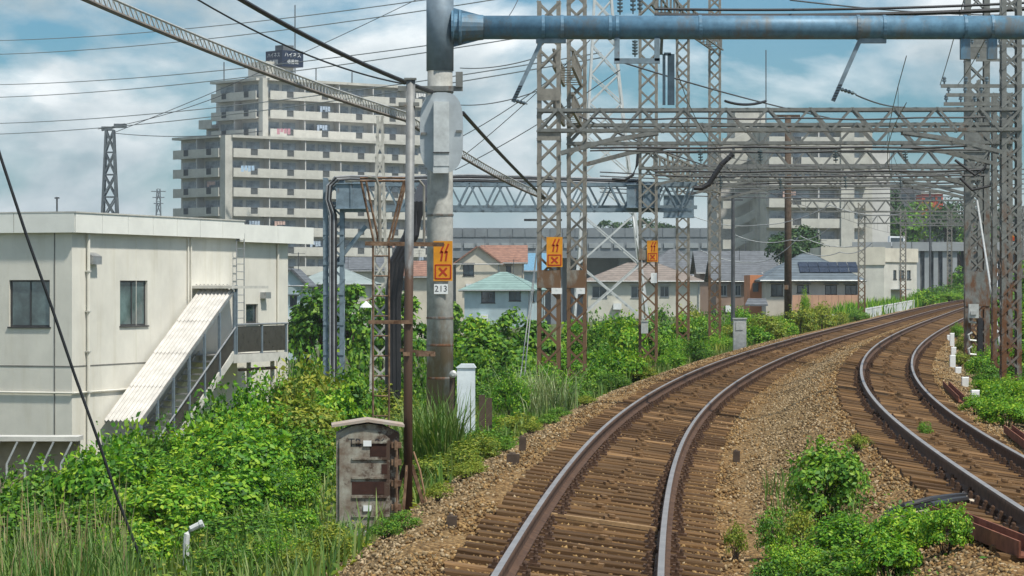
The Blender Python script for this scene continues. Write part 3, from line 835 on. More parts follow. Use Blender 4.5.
# ---- white marker pillar beside the mast
Yw = 46.0
A = pix(457, 440, Yw); B = pix(475, 366, Yw)
m = MB(); m.box(A.x, B.x, Yw, Yw + .28, gz(A.x, Yw) - .1, B.z - .03)
m.prism([(A.x - .02, Yw - .02, B.z - .03), (B.x + .02, Yw - .02, B.z - .03), (B.x - .02, Yw - .02, B.z + .03), (A.x + .06, Yw - .02, B.z + .03)], (0, .32, 0))
root = thing('concrete_pillar', ((A.x + B.x) / 2, Yw + .14, gz(A.x, Yw)), 'low white painted concrete pillar right of the concrete mast', 'pillar')
m.build('shaft', mat('pillar_white', (0.66, 0.72, 0.74), 0.7, var=0.12, scale=4), root)
m = MB(); m.box(A.x - .12, A.x - .03, Yw + .05, Yw + .16, gz(A.x, Yw) - .1, B.z - .12); m.build('timber_batten', wood_pole, root)
m = MB(); m.lathe((A.x - .06, Yw - .0, pix(0, 374, Yw).z), [(.05, 0), (.06, .05), (.03, .07)], 12, (0, -1, 0)); m.build('lamp_eye', galv_light, root)
for k, (x0, y0, y1) in enumerate(((482, 395, 412), (489, 398, 412))):
    A = pix(x0, y0, 47)
    m = MB(); m.box(A.x - .05, A.x + .05, 47, 47.06, gz(A.x, 47) - .1, A.z); tag(m.build('fence_stake', wood_pole), 'short weathered timber stake beside the white concrete pillar', 'stake', 'stakes beside the white pillar')

# ---- small stakes on the ballast edge
for (px, py, hp, lab) in ((522, 452, 15, 'thin dark stake standing on the ballast edge below the shrubs'), (512.5, 463, 9, 'stumpy dark stake on the ballast edge near the thin stake'), (451, 526, 10, 'squat dark stump in the ballast between cabinet and rail'), (736, 463, 12, 'short dark stake standing in the ballast between the tracks')):
    Y = 2900 * 2.4 / (py - 288)
    for _ in range(6):
        X = (px - CX) / F * Y; z = gz(X, Y); Y = (CZ - z) * F / (py - CY)
    X = (px - CX) / F * Y; g_ = gz(X, Y); wv = .045 if hp > 9 else .075
    m = MB(); m.prism([(X - wv, Y - wv, g_ - .1), (X + wv, Y - wv, g_ - .1), (X + wv, Y + wv, g_ - .1), (X - wv, Y + wv, g_ - .1)], (0.01, 0, hp / F * Y + .1))
    m.lathe((X, Y, g_ + hp / F * Y), [(wv * .7, 0), (wv * .5, .02)], 6)
    tag(m.build('marker_stake', wood_pole), lab, 'stake')

# ---- bent white pipe and stay wire in the left foreground
Yq = 27.0
A = pix(186, 566, Yq)
m = MB(); m.tube([(A.x, Yq, gz(A.x, Yq) - .1), pix(186, 545, Yq), pix(187, 534, Yq), pix(191, 529, Yq), pix(201, 524, Yq)], .03, 8)
m.lathe(pix(200, 524.5, Yq), [(.038, 0), (.038, .03)], 8, (.9, 0, .35))
tag(m.build('bent_pipe', mat('pipe_white', (0.55, 0.56, 0.54), 0.5, var=.2, scale=10)), 'bent pale vent pipe sticking out of the shrubs', 'pipe')
m = MB()
pts = [pix(-140, -330, 24.6), pix(-100, -190, 24.8)] + [pix(x, y, 25 + k * .1) for k, (x, y) in enumerate(((-60, -60), (-28, 60), (0, 155), (28, 240), (52, 308), (75, 376), (98, 440), (118, 500), (138, 552), (152, 592)))]
pts.append(Vector((pts[-1].x + .06, pts[-1].y, pts[-1].z - .35)))
m.tube(pts, .014, 6)
tag(m.build('stay_wire', wire_dark), 'dark stay wire slanting down into the reeds before the white building', 'wire')

# ---- right side: marker posts, steel offcuts, cables
for (px, py, h_) in ((952, 347, 14), (953.5, 358, 11), (952.5, 368, 13), (958, 374, 7), (965, 387, 10), (975, 403, 13), (949, 341, 6)):
    Y = 60.0
    for _ in range(8):
        X = (px - CX) / F * Y; Y = (CZ - gz(X, Y)) * F / (py - CY)
    X = (px - CX) / F * Y; hh = h_ / F * Y; g_ = gz(X, Y)
    m = MB(); m.box(X - .075, X + .075, Y - .075, Y + .075, g_ - .1, g_ + hh - .02)
    m.prism([(X - .075, Y - .075, g_ + hh - .02), (X + .075, Y - .075, g_ + hh - .02), (X + .075, Y + .075, g_ + hh - .02), (X - .075, Y + .075, g_ + hh - .02)], (.01, .01, .02))
    tag(m.build('marker_post', white_paint), 'low white marker post in the weeds beside the far track', 'marker post', 'white marker posts beside the far track')
def steel_channel(a, b, w_, label):
    m = MB(); a = Vector(a); b = Vector(b); up = Vector((0, 0, 1)); d = (b - a).normalized(); s = d.cross(up).normalized()
    m.bar(a, b, w_, .015)
    m.bar(a + s * w_ / 2 + up * .05, b + s * w_ / 2 + up * .05, .015, .115); m.bar(a - s * w_ / 2 + up * .05, b - s * w_ / 2 + up * .05, .015, .115)
    return tag(m.build('steel_channel', rust_red), label, 'steel channel')
def gp(px, py, up=0.0):
    Y = 30.0
    for _ in range(10):
        X = (px - CX) / F * Y; Y = max(8, (CZ - gz(X, Y) - up) * F / (py - CY))
    return Vector(((px - CX) / F * Y, Y, gz((px - CX) / F * Y, Y) + up))
steel_channel(gp(938, 519, .06), gp(1030, 557, .06), .14, 'red-brown steel channel lying in the ballast by the black cables')
steel_channel(gp(946, 386, .06), gp(962, 402, .06), .12, 'short rusty channel beside the white marker posts')
steel_channel(gp(1008, 432, .06), gp(1034, 452, .06), .12, 'rusty channel half under the weeds right of the far track')
for off, (x0, y0), lab in ((0, (885, 515), 'upper'), (7, (880, 520), 'lower')):
    m = MB(); pts = [gp(x0 + off * .3, y0, .05), gp(905, 506 + off, .07), gp(930, 500 + off * .8, .07), gp(952, 497 + off * .6, .06), gp(966, 496 + off * .5, .05)]
    m.tube(pts, .032, 8); tag(m.build('black_cable', black_cable), 'thick black cable curving over the ballast beside the red-brown channel', 'cable', 'black cables on the ballast')
m = MB(); m.tube([gp(890, 523, .06), gp(905, 519, .06), gp(925, 515, .06), gp(936, 516, .06)], .045, 8); tag(m.build('pale_hose', mat('hose_tan', (0.38, 0.32, 0.2), 0.7)), 'tan corrugated hose next to the black cables', 'hose')
for k in range(4):
    a_ = gp(966 + k * 6, 493 + k * 3, .05); b_ = gp(975 + k * 8, 503 + k * 2, .05)
    m = MB(); m.bar(a_, b_, .07, .03); tag(m.build('timber_offcut', mat('offcut', (0.55, 0.47, 0.36), 0.85, var=.2, scale=10)), 'bleached timber offcut lying against the far track', 'timber', 'bleached timber offcuts')

# ================================================================== LATTICE GANTRIES
def lattice_column(root, base, ztop, wa, wb, a, b, m_, name='column', pitch=None, leg=0.085, plates=(), n_lace=True, taper=1.0):
    """four corner angles + lacing; a, b horizontal unit axes"""
    base = Vector(base); a = Vector(a); b = Vector(b); H = ztop - base.z
    col_ = bpy.data.objects.new(name, None); col_.empty_display_size = .2; col.objects.link(col_); col_.parent = root
    col_.location = base - WO[root.name]; WO[col_.name] = base.copy()
    def C(sa, sb, h):
        k = 1 + (taper - 1) * h / H
        return base + a * (sa * wa / 2 * k) + b * (sb * wb / 2 * k) + Vector((0, 0, h))
    for sa in (-1, 1):
        for sb in (-1, 1):
            m = MB(); m.angle(C(sa, sb, 0), C(sa, sb, H), leg, .012, -a * sa, -b * sb); m.build('corner_angle', m_, col_)
    pitch = pitch or wa * 0.95
    k = max(2, int(H / pitch)); m = MB(); h = H / k
    for i in range(k):
        for sb in (-1, 1):
            o = b * (sb * .008)
            m.bar(C(-1, sb, i * h) + o, C(1, sb, (i + 1) * h) + o, .045, .010, b)
            m.bar(C(1, sb, i * h) - o, C(-1, sb, (i + 1) * h) - o, .045, .010, b)
        for sa in (-1, 1):
            s_ = 1 if i % 2 else -1
            m.bar(C(sa, -s_, i * h), C(sa, s_, (i + 1) * h), .045, .010, a)
    tag(m.build('lacing', m_, col_), kind='stuff')
    for z0, z1 in plates:
        m = MB(); c0 = C(-1, -1, z0 - base.z) - b * .012; c1 = C(1, -1, z1 - base.z) - b * .012
        m.prism([c0, C(1, -1, z0 - base.z) - b * .012, c1, C(-1, -1, z1 - base.z) - b * .012], b * -.012); m.build('batten_plate', m_, col_)
    return col_

def truss_beam(root, p0, p1, depth, wid, m_, period=0.88, name='beam', chord=.07, bottom_sag=0.0, each=True):
    """four chords and zig-zag diagonals from p0 to p1 (top centre line)"""
    p0 = Vector(p0); p1 = Vector(p1); d = p1 - p0; Lk = d.length; a = d.normalized()
    b = Vector((-a.y, a.x, 0)).normalized(); up = Vector((0, 0, 1))
    bm = bpy.data.objects.new(name, None); bm.empty_display_size = .2; col.objects.link(bm); bm.parent = root
    bm.location = p0 - WO[root.name]; WO[bm.name] = p0.copy()
    for s in (-1, 1):
        for z in (0, -depth):
            m = MB(); o = b * (s * wid / 2) + up * z
            m.angle(p0 + o, p1 + o, chord, .014, up * (-1 if z == 0 else 1), b * -s)
            m.build('chord', m_, bm)
    k = max(2, int(Lk / (period / 2)))
    allm = MB()
    for s in (-1, 1):
        for i in range(k):
            q0 = p0 + a * (Lk * i / k) + b * (s * wid / 2); q1 = p0 + a * (Lk * (i + 1) / k) + b * (s * wid / 2)
            if i % 2: A, B = q0, q1 - up * depth
            else: A, B = q0 - up * depth, q1
            m = MB() if each and s == -1 else allm
            m.bar(A, B, .05, .014, b)
            if m is not allm: m.build('diagonal', m_, bm)
    for i in range(k):
        for z in (0, -depth):
            s = 1 if i % 2 else -1
            allm.bar(p0 + a * (Lk * i / k) + b * (s * wid / 2) + up * z, p0 + a * (Lk * (i + 1) / k) - b * (s * wid / 2) + up * z, .04, .01, up)
    tag(allm.build('lacing', m_, bm), kind='stuff')
    return bm

def gantry(Y, tL, tR, ztop, depth, topL, topR, label, mL=galv_rusty, mR=galv, wL=.46, wR=.46, plates=(), wb=.42, right=True, left=True, knees=True, rz=0.0, platesR=()):
    h = float(hd(Y)) * 0.35
    a = Vector((1, -h, 0)).normalized(); b = Vector((h, 1, 0)).normalized()
    L0 = at(Y, tL); L0.z = gz(L0.x, L0.y) - .15
    q = (tR - tL)
    R0 = L0 + a * q; R0.z = gz(R0.x, R0.y) - .15
    root = thing('lattice_gantry', (L0 + (R0 - L0) / 2) * 1.0, label, 'gantry', None)
    root.location.z = min(L0.z, R0.z); WO[root.name] = Vector(root.location)
    zz = float(zt(Y))
    if left: lattice_column(root, L0, topL, wL, wb, a, b, mL, plates=plates)
    if right: lattice_column(root, R0, topR, wR, wb, a, b, mR, plates=platesR, leg=.17 if wR > .6 else .1)
    T0 = Vector((L0.x, L0.y, ztop)) - a * (wL / 2); T1 = Vector((R0.x, R0.y, ztop)) + a * (wR / 2)
    off = b * (-(wb / 2 + .03))
    truss_beam(root, T0, T1, depth, wb + .12, galv)
    if knees:
        for s, C_, w_ in ((1, L0, wL), (-1, R0, wR)):
            for sb in (-1, 1):
                o = b * (sb * (wb / 2 + .045))
                m = MB(); A = Vector((C_.x, C_.y, ztop - depth - .45)) + a * (s * w_ / 2) + o
                B = Vector((C_.x, C_.y, ztop - depth - .02)) + a * (s * (w_ / 2 + 2.1)) + o
                mid = (A + B) / 2 + Vector((0, 0, .06))
                m.bar(A, mid, .02, .08); m.bar(mid, B, .02, .08); m.build('knee_brace', galv, root)
    return root, L0, R0, a, b

def girder(root, p0, p1, depth, m_, n=9, name='slatted_girder'):
    """longitudinal girder of two channels with slats between, seen from below"""
    p0 = Vector(p0); p1 = Vector(p1); d = (p1 - p0); Lk = d.length; t = d.normalized(); s = t.cross(Vector((0, 0, 1))).normalized()
    m = MB()
    for k in (-1, 1):
        for z in (0, -depth):
            m.bar(p0 + s * (k * .2) + Vector((0, 0, z)), p1 + s * (k * .2) + Vector((0, 0, z)), .06, .05)
    g = m.build(name, m_, root)
    for i in range(n):
        c = p0 + d * ((i + .5) / n)
        for k in (-1, 1):
            m = MB(); m.box(c.x + s.x * k * .2 - .03, c.x + s.x * k * .2 + .03, c.y + s.y * k * .2 - .06, c.y + s.y * k * .2 + .06, c.z - depth, c.z); m.build('slat', m_, g)
        m = MB(); m.bar(c + s * .2 - Vector((0, 0, depth)), c - s * .2 - Vector((0, 0, depth)), .12, .015); m.build('slat', m_, g)
    return g

Z = lambda py, Y: CZ + (CY - py) / F * Y
G1, L1_, R1_, a1, b1_ = gantry(62, -3.32, 6.55, Z(108, 62), .5, 8.2, 8.3, 'front lattice gantry whose rusty left post carries an orange sign', plates=((Z(288, 62), Z(270, 62)), (Z(100, 62), Z(88, 62)), (Z(140, 62), Z(128, 62))), wR=.42, wL=.5)
G2, L2_, R2_, a2, b2_ = gantry(68, -3.36, 6.6, Z(123, 68), .5, 9.6, 6.6, 'second lattice gantry with rusty left post right behind the front gantry', plates=((Z(288, 68), Z(270, 68)),), wL=.46)
G3, L3_, R3_, a3, b3_ = gantry(85, -3.32, 6.3, Z(150, 85), .55, 12.2, 11.5, 'lattice gantry with a signal box on its wide grey right column', wL=.56, wR=.72, plates=((Z(260, 85), Z(250, 85)),), platesR=((Z(306, 85), Z(272, 85)), (Z(160, 85), Z(125, 85)), (Z(60, 85), Z(40, 85))))
G4, L4_, R4_, a4, b4_ = gantry(97, -3.5, 6.2, Z(164, 97), .55, 12.6, 9.0, 'lattice gantry with a blue box plate on its left post', wL=.46)
G5, L5_, R5_, a5, b5_ = gantry(106, -3.3, 6.25, Z(172, 106), .55, 13.2, 9.0, 'tall lattice gantry joined overhead to the gantry before it', wL=.46)
girder(G1, (L1_.x + .3, L1_.y, Z(48, 62)), (L2_.x - .3 + .2, L2_.y, Z(48, 62)), .36, galv_rusty, 8)
girder(G1, (L1_.x + .3, L1_.y, Z(92, 62)), (L2_.x - .1, L2_.y, Z(92, 62)), .36, galv_rusty, 8)
girder(G4, (L4_.x + .1, L4_.y, Z(8, 97)), (L5_.x + .1, L5_.y, Z(8, 97)), .62, galv, 9)
girder(G3, (L3_.x + .3, L3_.y, Z(152, 85)), (L5_.x, L5_.y, Z(152, 85)), .5, galv_rusty, 13)
girder(G3, (L3_.x + .3, L3_.y, Z(-18, 85)), (L4_.x, L4_.y, Z(-18, 85)), .6, galv, 7)
for Y, zt_, lab in ((140, 6.3, 'distant lattice gantry fixed to the brown timber pole'), (192, 6.9, 'distant lattice gantry with rusty post before the white building'), (232, 7.6, 'far lattice gantry beside the white roadside fence'), (275, 8.6, 'farthest lattice gantry in front of the overpass')):
    gantry(Y, -3.3, 6.4, zt_, .6, zt_ + (1.2 if Y < 190 else .8), zt_ + 1, lab, wL=.5, knees=False, left=Y != 140)

hazard_sign(546.5, 562.5, 237, 267, L1_.y - .26, 'orange hazard sign on the rusty double lattice post')
hazard_sign(647, 658, 240.5, 262, L3_.y - .26, 'small orange hazard sign on the lattice post behind the shrubs')
hazard_sign(1010, 1019, 232, 241, 99, 'small orange hazard sign high between the right lattice columns')
for (px0, px1, py0, py1, Y, lab) in ((551.5, 562, 288, 294, L1_.y - .255, 'small blank white plate on the front rusty lattice post'), (577, 585, 288, 294, L2_.y - .255, 'small blank white plate on the second rusty lattice post'), (651, 657, 273, 283, L3_.y - .26, 'small white tag on the post with the smaller hazard sign')):
    A = pix(px0, py1, Y); B = pix(px1, py0, Y); m = MB(); m.box(A.x, B.x, Y - .012, Y, A.z, B.z)
    m.box((A.x + B.x) / 2 - .02, (A.x + B.x) / 2 + .02, Y - .018, Y - .0125, B.z - .05, B.z - .01)
    tag(m.build('tag_plate', white_paint), lab, 'plate')
# equipment on the wide right column
m = MB(); A = pix(969, 380, R3_.y - .32); B = pix(977, 318, R3_.y - .32)
m.box(B.x + .02, B.x + .16, R3_.y - .40, R3_.y - .28, A.z, B.z)
root = thing('cable_riser', (A.x, R3_.y - .3, gz(A.x, R3_.y)), 'black cable riser with clamps on the wide right column', 'cable riser')
m.build('duct', black_cable, root)
for py in (318, 336, 350, 362):
    m = MB(); c = pix(972, py, R3_.y - .36); m.tube([c + Vector((0, 0, .1)), c + Vector((-.12, -.05, .04)), c + Vector((-.08, -.05, -.12)), c + Vector((.12, 0, -.14))], .035, 6); m.build('cable_loop', galv_light, root)
m = MB(); A = pix(968, 318, R3_.y - .36); B = pix(978, 304, R3_.y - .36); m.box(A.x, B.x, R3_.y - .52, R3_.y - .36, A.z, B.z); m.box(A.x + .05, A.x + .22, R3_.y - .56, R3_.y - .525, A.z + .1, A.z + .2)
tag(m.build('junction_box', galv_light), 'small pale junction box on the wide right column', 'junction box')
m = MB(); m.tube([pix(985, 300, R3_.y), pix(1000, 372, 80), pix(1008, 392, 78)], .03, 6); m.M = None
mm_ = MB(); mm_.tube([pix(977, 200, R3_.y - .6), pix(991, 290, 78), pix(1008, 392, 71)], .03, 6)
tag(mm_.build('stay_rod', galv_light), 'pale stay rod slanting from the wide right column to the ground', 'stay rod')

# crossarms with small insulators on the right hand columns
for k, (x0, x1, y, Y) in enumerate(((941, 1024, 86, 66), (946, 1010, 95, 66), (944, 1000, 104, 66), (976, 1030, 60, 84), (970, 1024, 46, 84))):
    root = thing('cross_arm', pix(x0, y, Y), 'steel cross arm with pin insulators on the right lattice columns', 'cross arm', 'cross arms on the right columns')
    m = MB(); m.bar(pix(x0, y, Y), pix(x1, y, Y), .08, .08); m.build('arm', galv, root)
    for f_ in (.04, .3, .55):
        c = pix(x0 + (x1 - x0) * f_, y, Y) + Vector((0, 0, .04)); m = MB(); m.lathe(c, [(.02, 0), (.02, .05), (.05, .06), (.045, .1), (.03, .11), (.05, .13), (.03, .17)], 8); m.build('pin_insulator', porcelain, root)

# ---- blue-grey signal bridge beam on the left
Yk = 86.0
xl = (334 - CX) / F * Yk
root = thing('signal_bridge', (xl, Yk, gz(xl, Yk)), 'blue-grey steel bridge with cable-clad post reaching in from the left', 'gantry')
ex = Vector((1, 0, 0)); ey = Vector((0, 1, 0))
lattice_column(root, (xl, Yk, gz(xl, Yk) - .2), Z(178, Yk), .62, .5, ex, ey, steel_blue, leg=.13, plates=tuple((Z(p_, Yk), Z(p_ - 3, Yk)) for p_ in range(205, 420, 30)))
truss_beam(root, (xl + .3, Yk, Z(183, Yk)), (pix(692, 0, Yk).x, Yk, Z(183, Yk)), .86, .6, steel_blue, .8, chord=.11)
truss_beam(root, (xl + .5, Yk + .9, Z(181, Yk)), (pix(692, 0, Yk).x + .2, Yk + .9, Z(181, Yk)), .8, .3, steel_blue, .8, chord=.1)
for (x0, x1, y0, y1, Yq) in ((336, 366, 184, 208, Yk - .45), (627, 660, 185, 207, Yk - .62), (664, 694, 196, 217, 96.3)):
    A = pix(x0, y1, Yq); B = pix(x1, y0, Yq); m = MB(); m.box(A.x, B.x, Yq, Yq + .3, A.z, B.z)
    m.box(A.x - .02, B.x + .02, Yq - .05, Yq + .32, B.z, B.z + .03); m.box(A.x - .02, B.x + .02, Yq - .05, Yq + .32, A.z - .03, A.z)
    m.box((A.x + B.x) / 2 - .015, (A.x + B.x) / 2 + .015, Yq - .035, Yq, A.z, B.z)
    m.build('box_plate', steel_blue, root)
m = MB(); m.bar(pix(337, 262, Yk), pix(366, 226, Yk), .12, .12); m.build('brace', steel_blue, root)
for k in range(4):
    m = MB(); dx = k * .06
    m.tube([(xl - .1 + dx, Yk - .34, gz(xl, Yk)), (xl - .1 + dx, Yk - .34, Z(215, Yk)), pix(326 + k * 1.5, 200, Yk - .36), pix(327 + k * 1.5, 186, Yk - .36), pix(335 + k, 177 + k, Yk - .36), pix(350, 176 + k, Yk - .2), pix(400, 177 + k * 1.5, Yk), pix(470, 175 + k * 2, Yk), pix(545, 177 + k * 2, Yk), pix(640, 180 + k * 2, Yk)], .035, 6)
    tag(m.build('feeder_cable', black_cable if k % 2 else mat('cable_grey', (.25, .26, .27), .6)), 'feeder cable climbing the blue-grey post and running along the bridge', 'cable', 'feeder cables on the blue-grey bridge')
# slim pale lattice mast with lamp, behind the ladder
Ym = 72.0
xm = (380 - CX) / F * Ym
root = thing('lattice_mast', (xm, Ym, gz(xm, Ym)), 'slim pale lattice mast with a small lamp behind the rusty ladder', 'mast')
lattice_column(root, (xm, Ym, gz(xm, Ym) - .2), Z(116, Ym), .62, .5, ex, ey, mat('mast_pale', (.46, .45, .40), .7, .2, .2, 5), pitch=.5, leg=.06, taper=.25)
m = MB(); c = pix(366, 305, Ym - .5); m.lathe(c, [(.16, -.06), (.12, 0), (.04, .06), (.02, .1)], 14); m.build('lamp_shade', white_paint, root)
m = MB(); m.tube([c + Vector((0, 0, .09)), c + Vector((.1, .1, .16)), pix(376, 302, Ym - .2)], .02, 6); m.build('lamp_arm', galv, root)
# black cable trunk between ladder and mast
for k in range(3):
    m = MB(); x_ = 389 + k * 4
    m.tube([Vector((pix(x_, 0, 60).x, 60 + k * .03, gz(pix(x_, 0, 60).x, 60) - .1)), pix(x_, 300, 60), pix(x_ + 4, 262, 60), pix(x_ + 18, 235, 60), pix(x_ + 24, 205, 60), pix(x_ + 34, 184, 64), pix(x_ + 48, 181, 85.4)], .085, 8)
    tag(m.build('power_cable', black_cable), 'thick black cable trunk rising between ladder and concrete mast', 'cable', 'black cable trunks by the concrete mast')

# ---- brown timber pole
Yt = 140.0
xt = (788 - CX) / F * Yt
root = thing('utility_pole', (xt, Yt, gz(xt, Yt)), 'dark brown timber pole in the weeds before the peach house', 'utility pole')
m = MB(); m.lathe((xt, Yt, gz(xt, Yt) - .2), [(.19, 0), (.15, Z(112, Yt) - gz(xt, Yt))], 12); m.build('shaft', wood_pole, root, True)
m = MB(); m.bar(pix(776, 116, Yt), pix(800, 116, Yt), .12, .12); m.bar(pix(778, 130, Yt), pix(798, 130, Yt), .1, .1); m.build('cross_arm', wood_pole, root)
m = MB(); A = pix(786, 287, Yt - .22); m.box(A.x - .08, A.x + .12, Yt - .24, Yt - .2, A.z - .12, A.z + .1); m.build('tag', galv_rusty, root)
for px, Y, t0, lab in ((733, 118, 262, 'thin grey pole in the weeds right of the tall lattice posts'), (930, 250, 170, 'thin dark pole at the end of the white roadside fence')):
    X = (px - CX) / F * Y; m = MB(); m.lathe((X, Y, gz(X, Y) - .1), [(.09, 0), (.07, Z(t0 if px > 900 else 190, Y) - gz(X, Y))], 8); m.bar((X - .4, Y, Z(200, Y)), (X + .4, Y, Z(200, Y)), .06, .06)
    tag(m.build('thin_pole', wire_grey), lab, 'pole')
A = pix(740, 336, 100); m = MB(); m.box(A.x - .22, A.x + .22, 100, 100.3, gz(A.x, 100) - .1, Z(319, 100)); m.box(A.x - .25, A.x + .25, 99.97, 100.33, Z(319, 100), Z(318, 100)); m.box(A.x - .15, A.x + .1, 99.98, 100, Z(330, 100), Z(322, 100))
tag(m.build('signal_cabinet', galv_light), 'small pale grey equipment box in the weeds below the tall posts', 'cabinet')
A = pix(647, 329, 84); m = MB(); m.box(A.x - .12, A.x + .08, L3_.y - .5, L3_.y - .28, Z(334, 84), Z(322, 84)); m.box(A.x - .13, A.x + .09, L3_.y - .52, L3_.y - .26, Z(322, 84), Z(321, 84))
tag(m.build('switch_box', galv_light), 'small grey switch box low on the post with the smaller hazard sign', 'box')

xq = (539 - CX) / F * 64
root = thing('slim_pole', (xq, 64, gz(xq, 64)), 'slim grey steel pole standing against the rusty double posts', 'pole')
m = MB(); m.lathe((xq, 64, gz(xq, 64) - .2), [(.055, 0), (.045, Z(190, 64) - gz(xq, 64))], 10); m.build('shaft', galv_light, root, True)
m = MB(); m.bar(pix(524, 220, 64), pix(562, 220, 64), .05, .05); m.build('cross_arm', wire_grey, root)
for x_ in (516, 521):
    m = MB(); q_ = pix(x_, 0, 63); m.tube([pix(538, 240, 64), Vector((q_.x, 63, gz(q_.x, 63)))], .012, 5); m.build('stay', galv_light, root)
# ---- white lattice pylon
Yv = 165.0
wp = mat('pylon_white', (.52, .54, .53), .55, .1, .1, 5)
pxm = (612 - CX) / F * Yv
root = thing('power_pylon', (pxm, Yv, gz(pxm, Yv)), 'tall white lattice power pylon behind the rusty double posts', 'pylon')
zb_ = gz(pxm, Yv) - .2; zt_ = Z(-20, Yv)
def pyl(u, sa, sb):
    z = zb_ + (zt_ - zb_) * u; w_ = 2.05 * (1 - u) ** 1.15 + .42
    return Vector((pxm - .0 + sa * w_ - u * .55, Yv + sb * w_, z))
lv = [0, .17, .31, .43, .53, .62, .70, .77, .84, .9, .95, 1.0]
for sa in (-1, 1):
    for sb in (-1, 1):
        m = MB()
        for i in range(len(lv) - 1): m.bar(pyl(lv[i], sa, sb), pyl(lv[i + 1], sa, sb), .13, .13, (0, 1, 0))
        m.build('leg', wp, root)
for i in range(len(lv) - 1):
    for s in (-1, 1):
        for A, B in ((pyl(lv[i], -1, s), pyl(lv[i + 1], 1, s)), (pyl(lv[i], 1, s), pyl(lv[i + 1], -1, s)), (pyl(lv[i], s, -1), pyl(lv[i + 1], s, 1)), (pyl(lv[i], s, 1), pyl(lv[i + 1], s, -1))):
            m = MB(); m.bar(A, B, .075, .07, (0, 1, 0)); m.build('brace', wp, root)

# ---- far pylons left
def far_tower(px, y0, y1, Y, w_, label, top=True):
    X = (px - CX) / F * Y; root = thing('far_pylon', (X, Y, -4.2), label, 'pylon')
    z0, z1 = -4.2, Z(y0, Y); dm = mat('tower_dark', (.10, .12, .13), .7)
    n_ = 9; lv = [i / n_ for i in range(n_ + 1)]
    def q(u, sa, sb): k = w_ * (1.25 - .85 * u); return Vector((X + sa * k, Y + sb * k, z0 + (z1 - z0) * u))
    for sa in (-1, 1):
        for sb in (-1, 1):
            m = MB(); m.bar(q(0, sa, sb), q(1, sa, sb), .3, .3, (0, 1, 0)); m.build('leg', dm, root)
    m = MB()
    for i in range(n_):
        for s in (-1, 1):
            m.bar(q(lv[i], -1, s), q(lv[i + 1], 1, s), .2, .2, (0, 1, 0)); m.bar(q(lv[i], 1, s), q(lv[i + 1], -1, s), .2, .2, (0, 1, 0)); m.bar(q(lv[i], s, -1), q(lv[i + 1], s, 1), .2, .2, (1, 0, 0)); m.bar(q(lv[i + 1], -1, s), q(lv[i + 1], 1, s), .18, .18, (0, 1, 0))
    m.build('bracing', dm, root)
    return root, Vector((X, Y, z1)), dm
root, tp, dm = far_tower(110, 130, 214, 420, 1.35, 'far dark lattice tower topped with a floodlight head')
m = MB(); m.bar(tp + Vector((-1.2, 0, 0)), tp + Vector((2.2, 0, .8)), .35, .35); m.box(tp.x + .6, tp.x + 2.4, tp.y - .4, tp.y + .4, tp.z + .3, tp.z + .9); m.box(tp.x - 1.2, tp.x + .2, tp.y - .4, tp.y + .4, tp.z - .1, tp.z + .5); m.build('floodlight', dm, root)
root, tp, dm = far_tower(158.5, 189, 214, 1200, 1.6, 'tiny distant lattice pylon beside the apartment tower')
m = MB()
for dz_ in (1, 3.5, 6): m.bar(tp + Vector((-3.2 + dz_ * .2, 0, -dz_)), tp + Vector((3.2 - dz_ * .2, 0, -dz_)), .35, .35)
m.build('cross_arm', dm, root)
X = (57 - CX) / F * 300; m = MB(); m.tube([(X, 300, -4.2), (X, 300, Z(197, 300))], .1, 6); m.bar((X - .25, 300, Z(198, 300)), (X + .25, 300, Z(198, 300)), .1, .15); tag(m.build('thin_mast', wire_grey), 'thin pole sticking up behind the white building roof', 'pole')

# ================================================================== WIRES
def wire(pts, r, label, group=None, m_=wire_grey, n=4, cat='wire', name='overhead_wire'):
    m = MB(); m.tube(pts, r, n); return tag(m.build(name, m_), label, cat, group)
def span(A, B, sag, n=14):
    A = Vector(A); B = Vector(B)
    return [A.lerp(B, i / n) - Vector((0, 0, sag * 4 * (i / n) * (1 - i / n))) for i in range(n + 1)]
for y_, Y, r_ in ((118, 61.5, .03), (147, 67.5, .045), (151, 67.5, .03), (171, 84.5, .05), (176, 84.5, .04), (166, 96.5, .045), (183, 105, .05)):
    _ph = rnd.uniform(0, 6)
    wire([p_ + Vector((0, 0, .012 * math.sin(i_ * .55 + _ph) + .01 * math.sin(i_ * .23 + _ph * 2))) for i_, p_ in enumerate(span(pix(590 if Y < 70 else 655, y_, Y), pix(985, y_ - 1, Y), .03, 40))], r_ * .7, 'dark feeder cable lying along the lattice beams', 'dark feeder cables along the beams', wire_dark, 6, 'cable', 'feeder_cable')
for px, y_, Y in ((700, 150, 67.5), (760, 150, 67.5), (835, 150, 67.5), (905, 150, 67.5), (720, 176, 84.5), (780, 178, 84.5), (845, 176, 84.5), (900, 176, 84.5)):
    insulator(pix(px, y_, Y), pix(px + 1, y_ + 13, Y), 4, .06, 'brown ribbed insulator hanging under a lattice beam', 'insulators under the lattice beams')
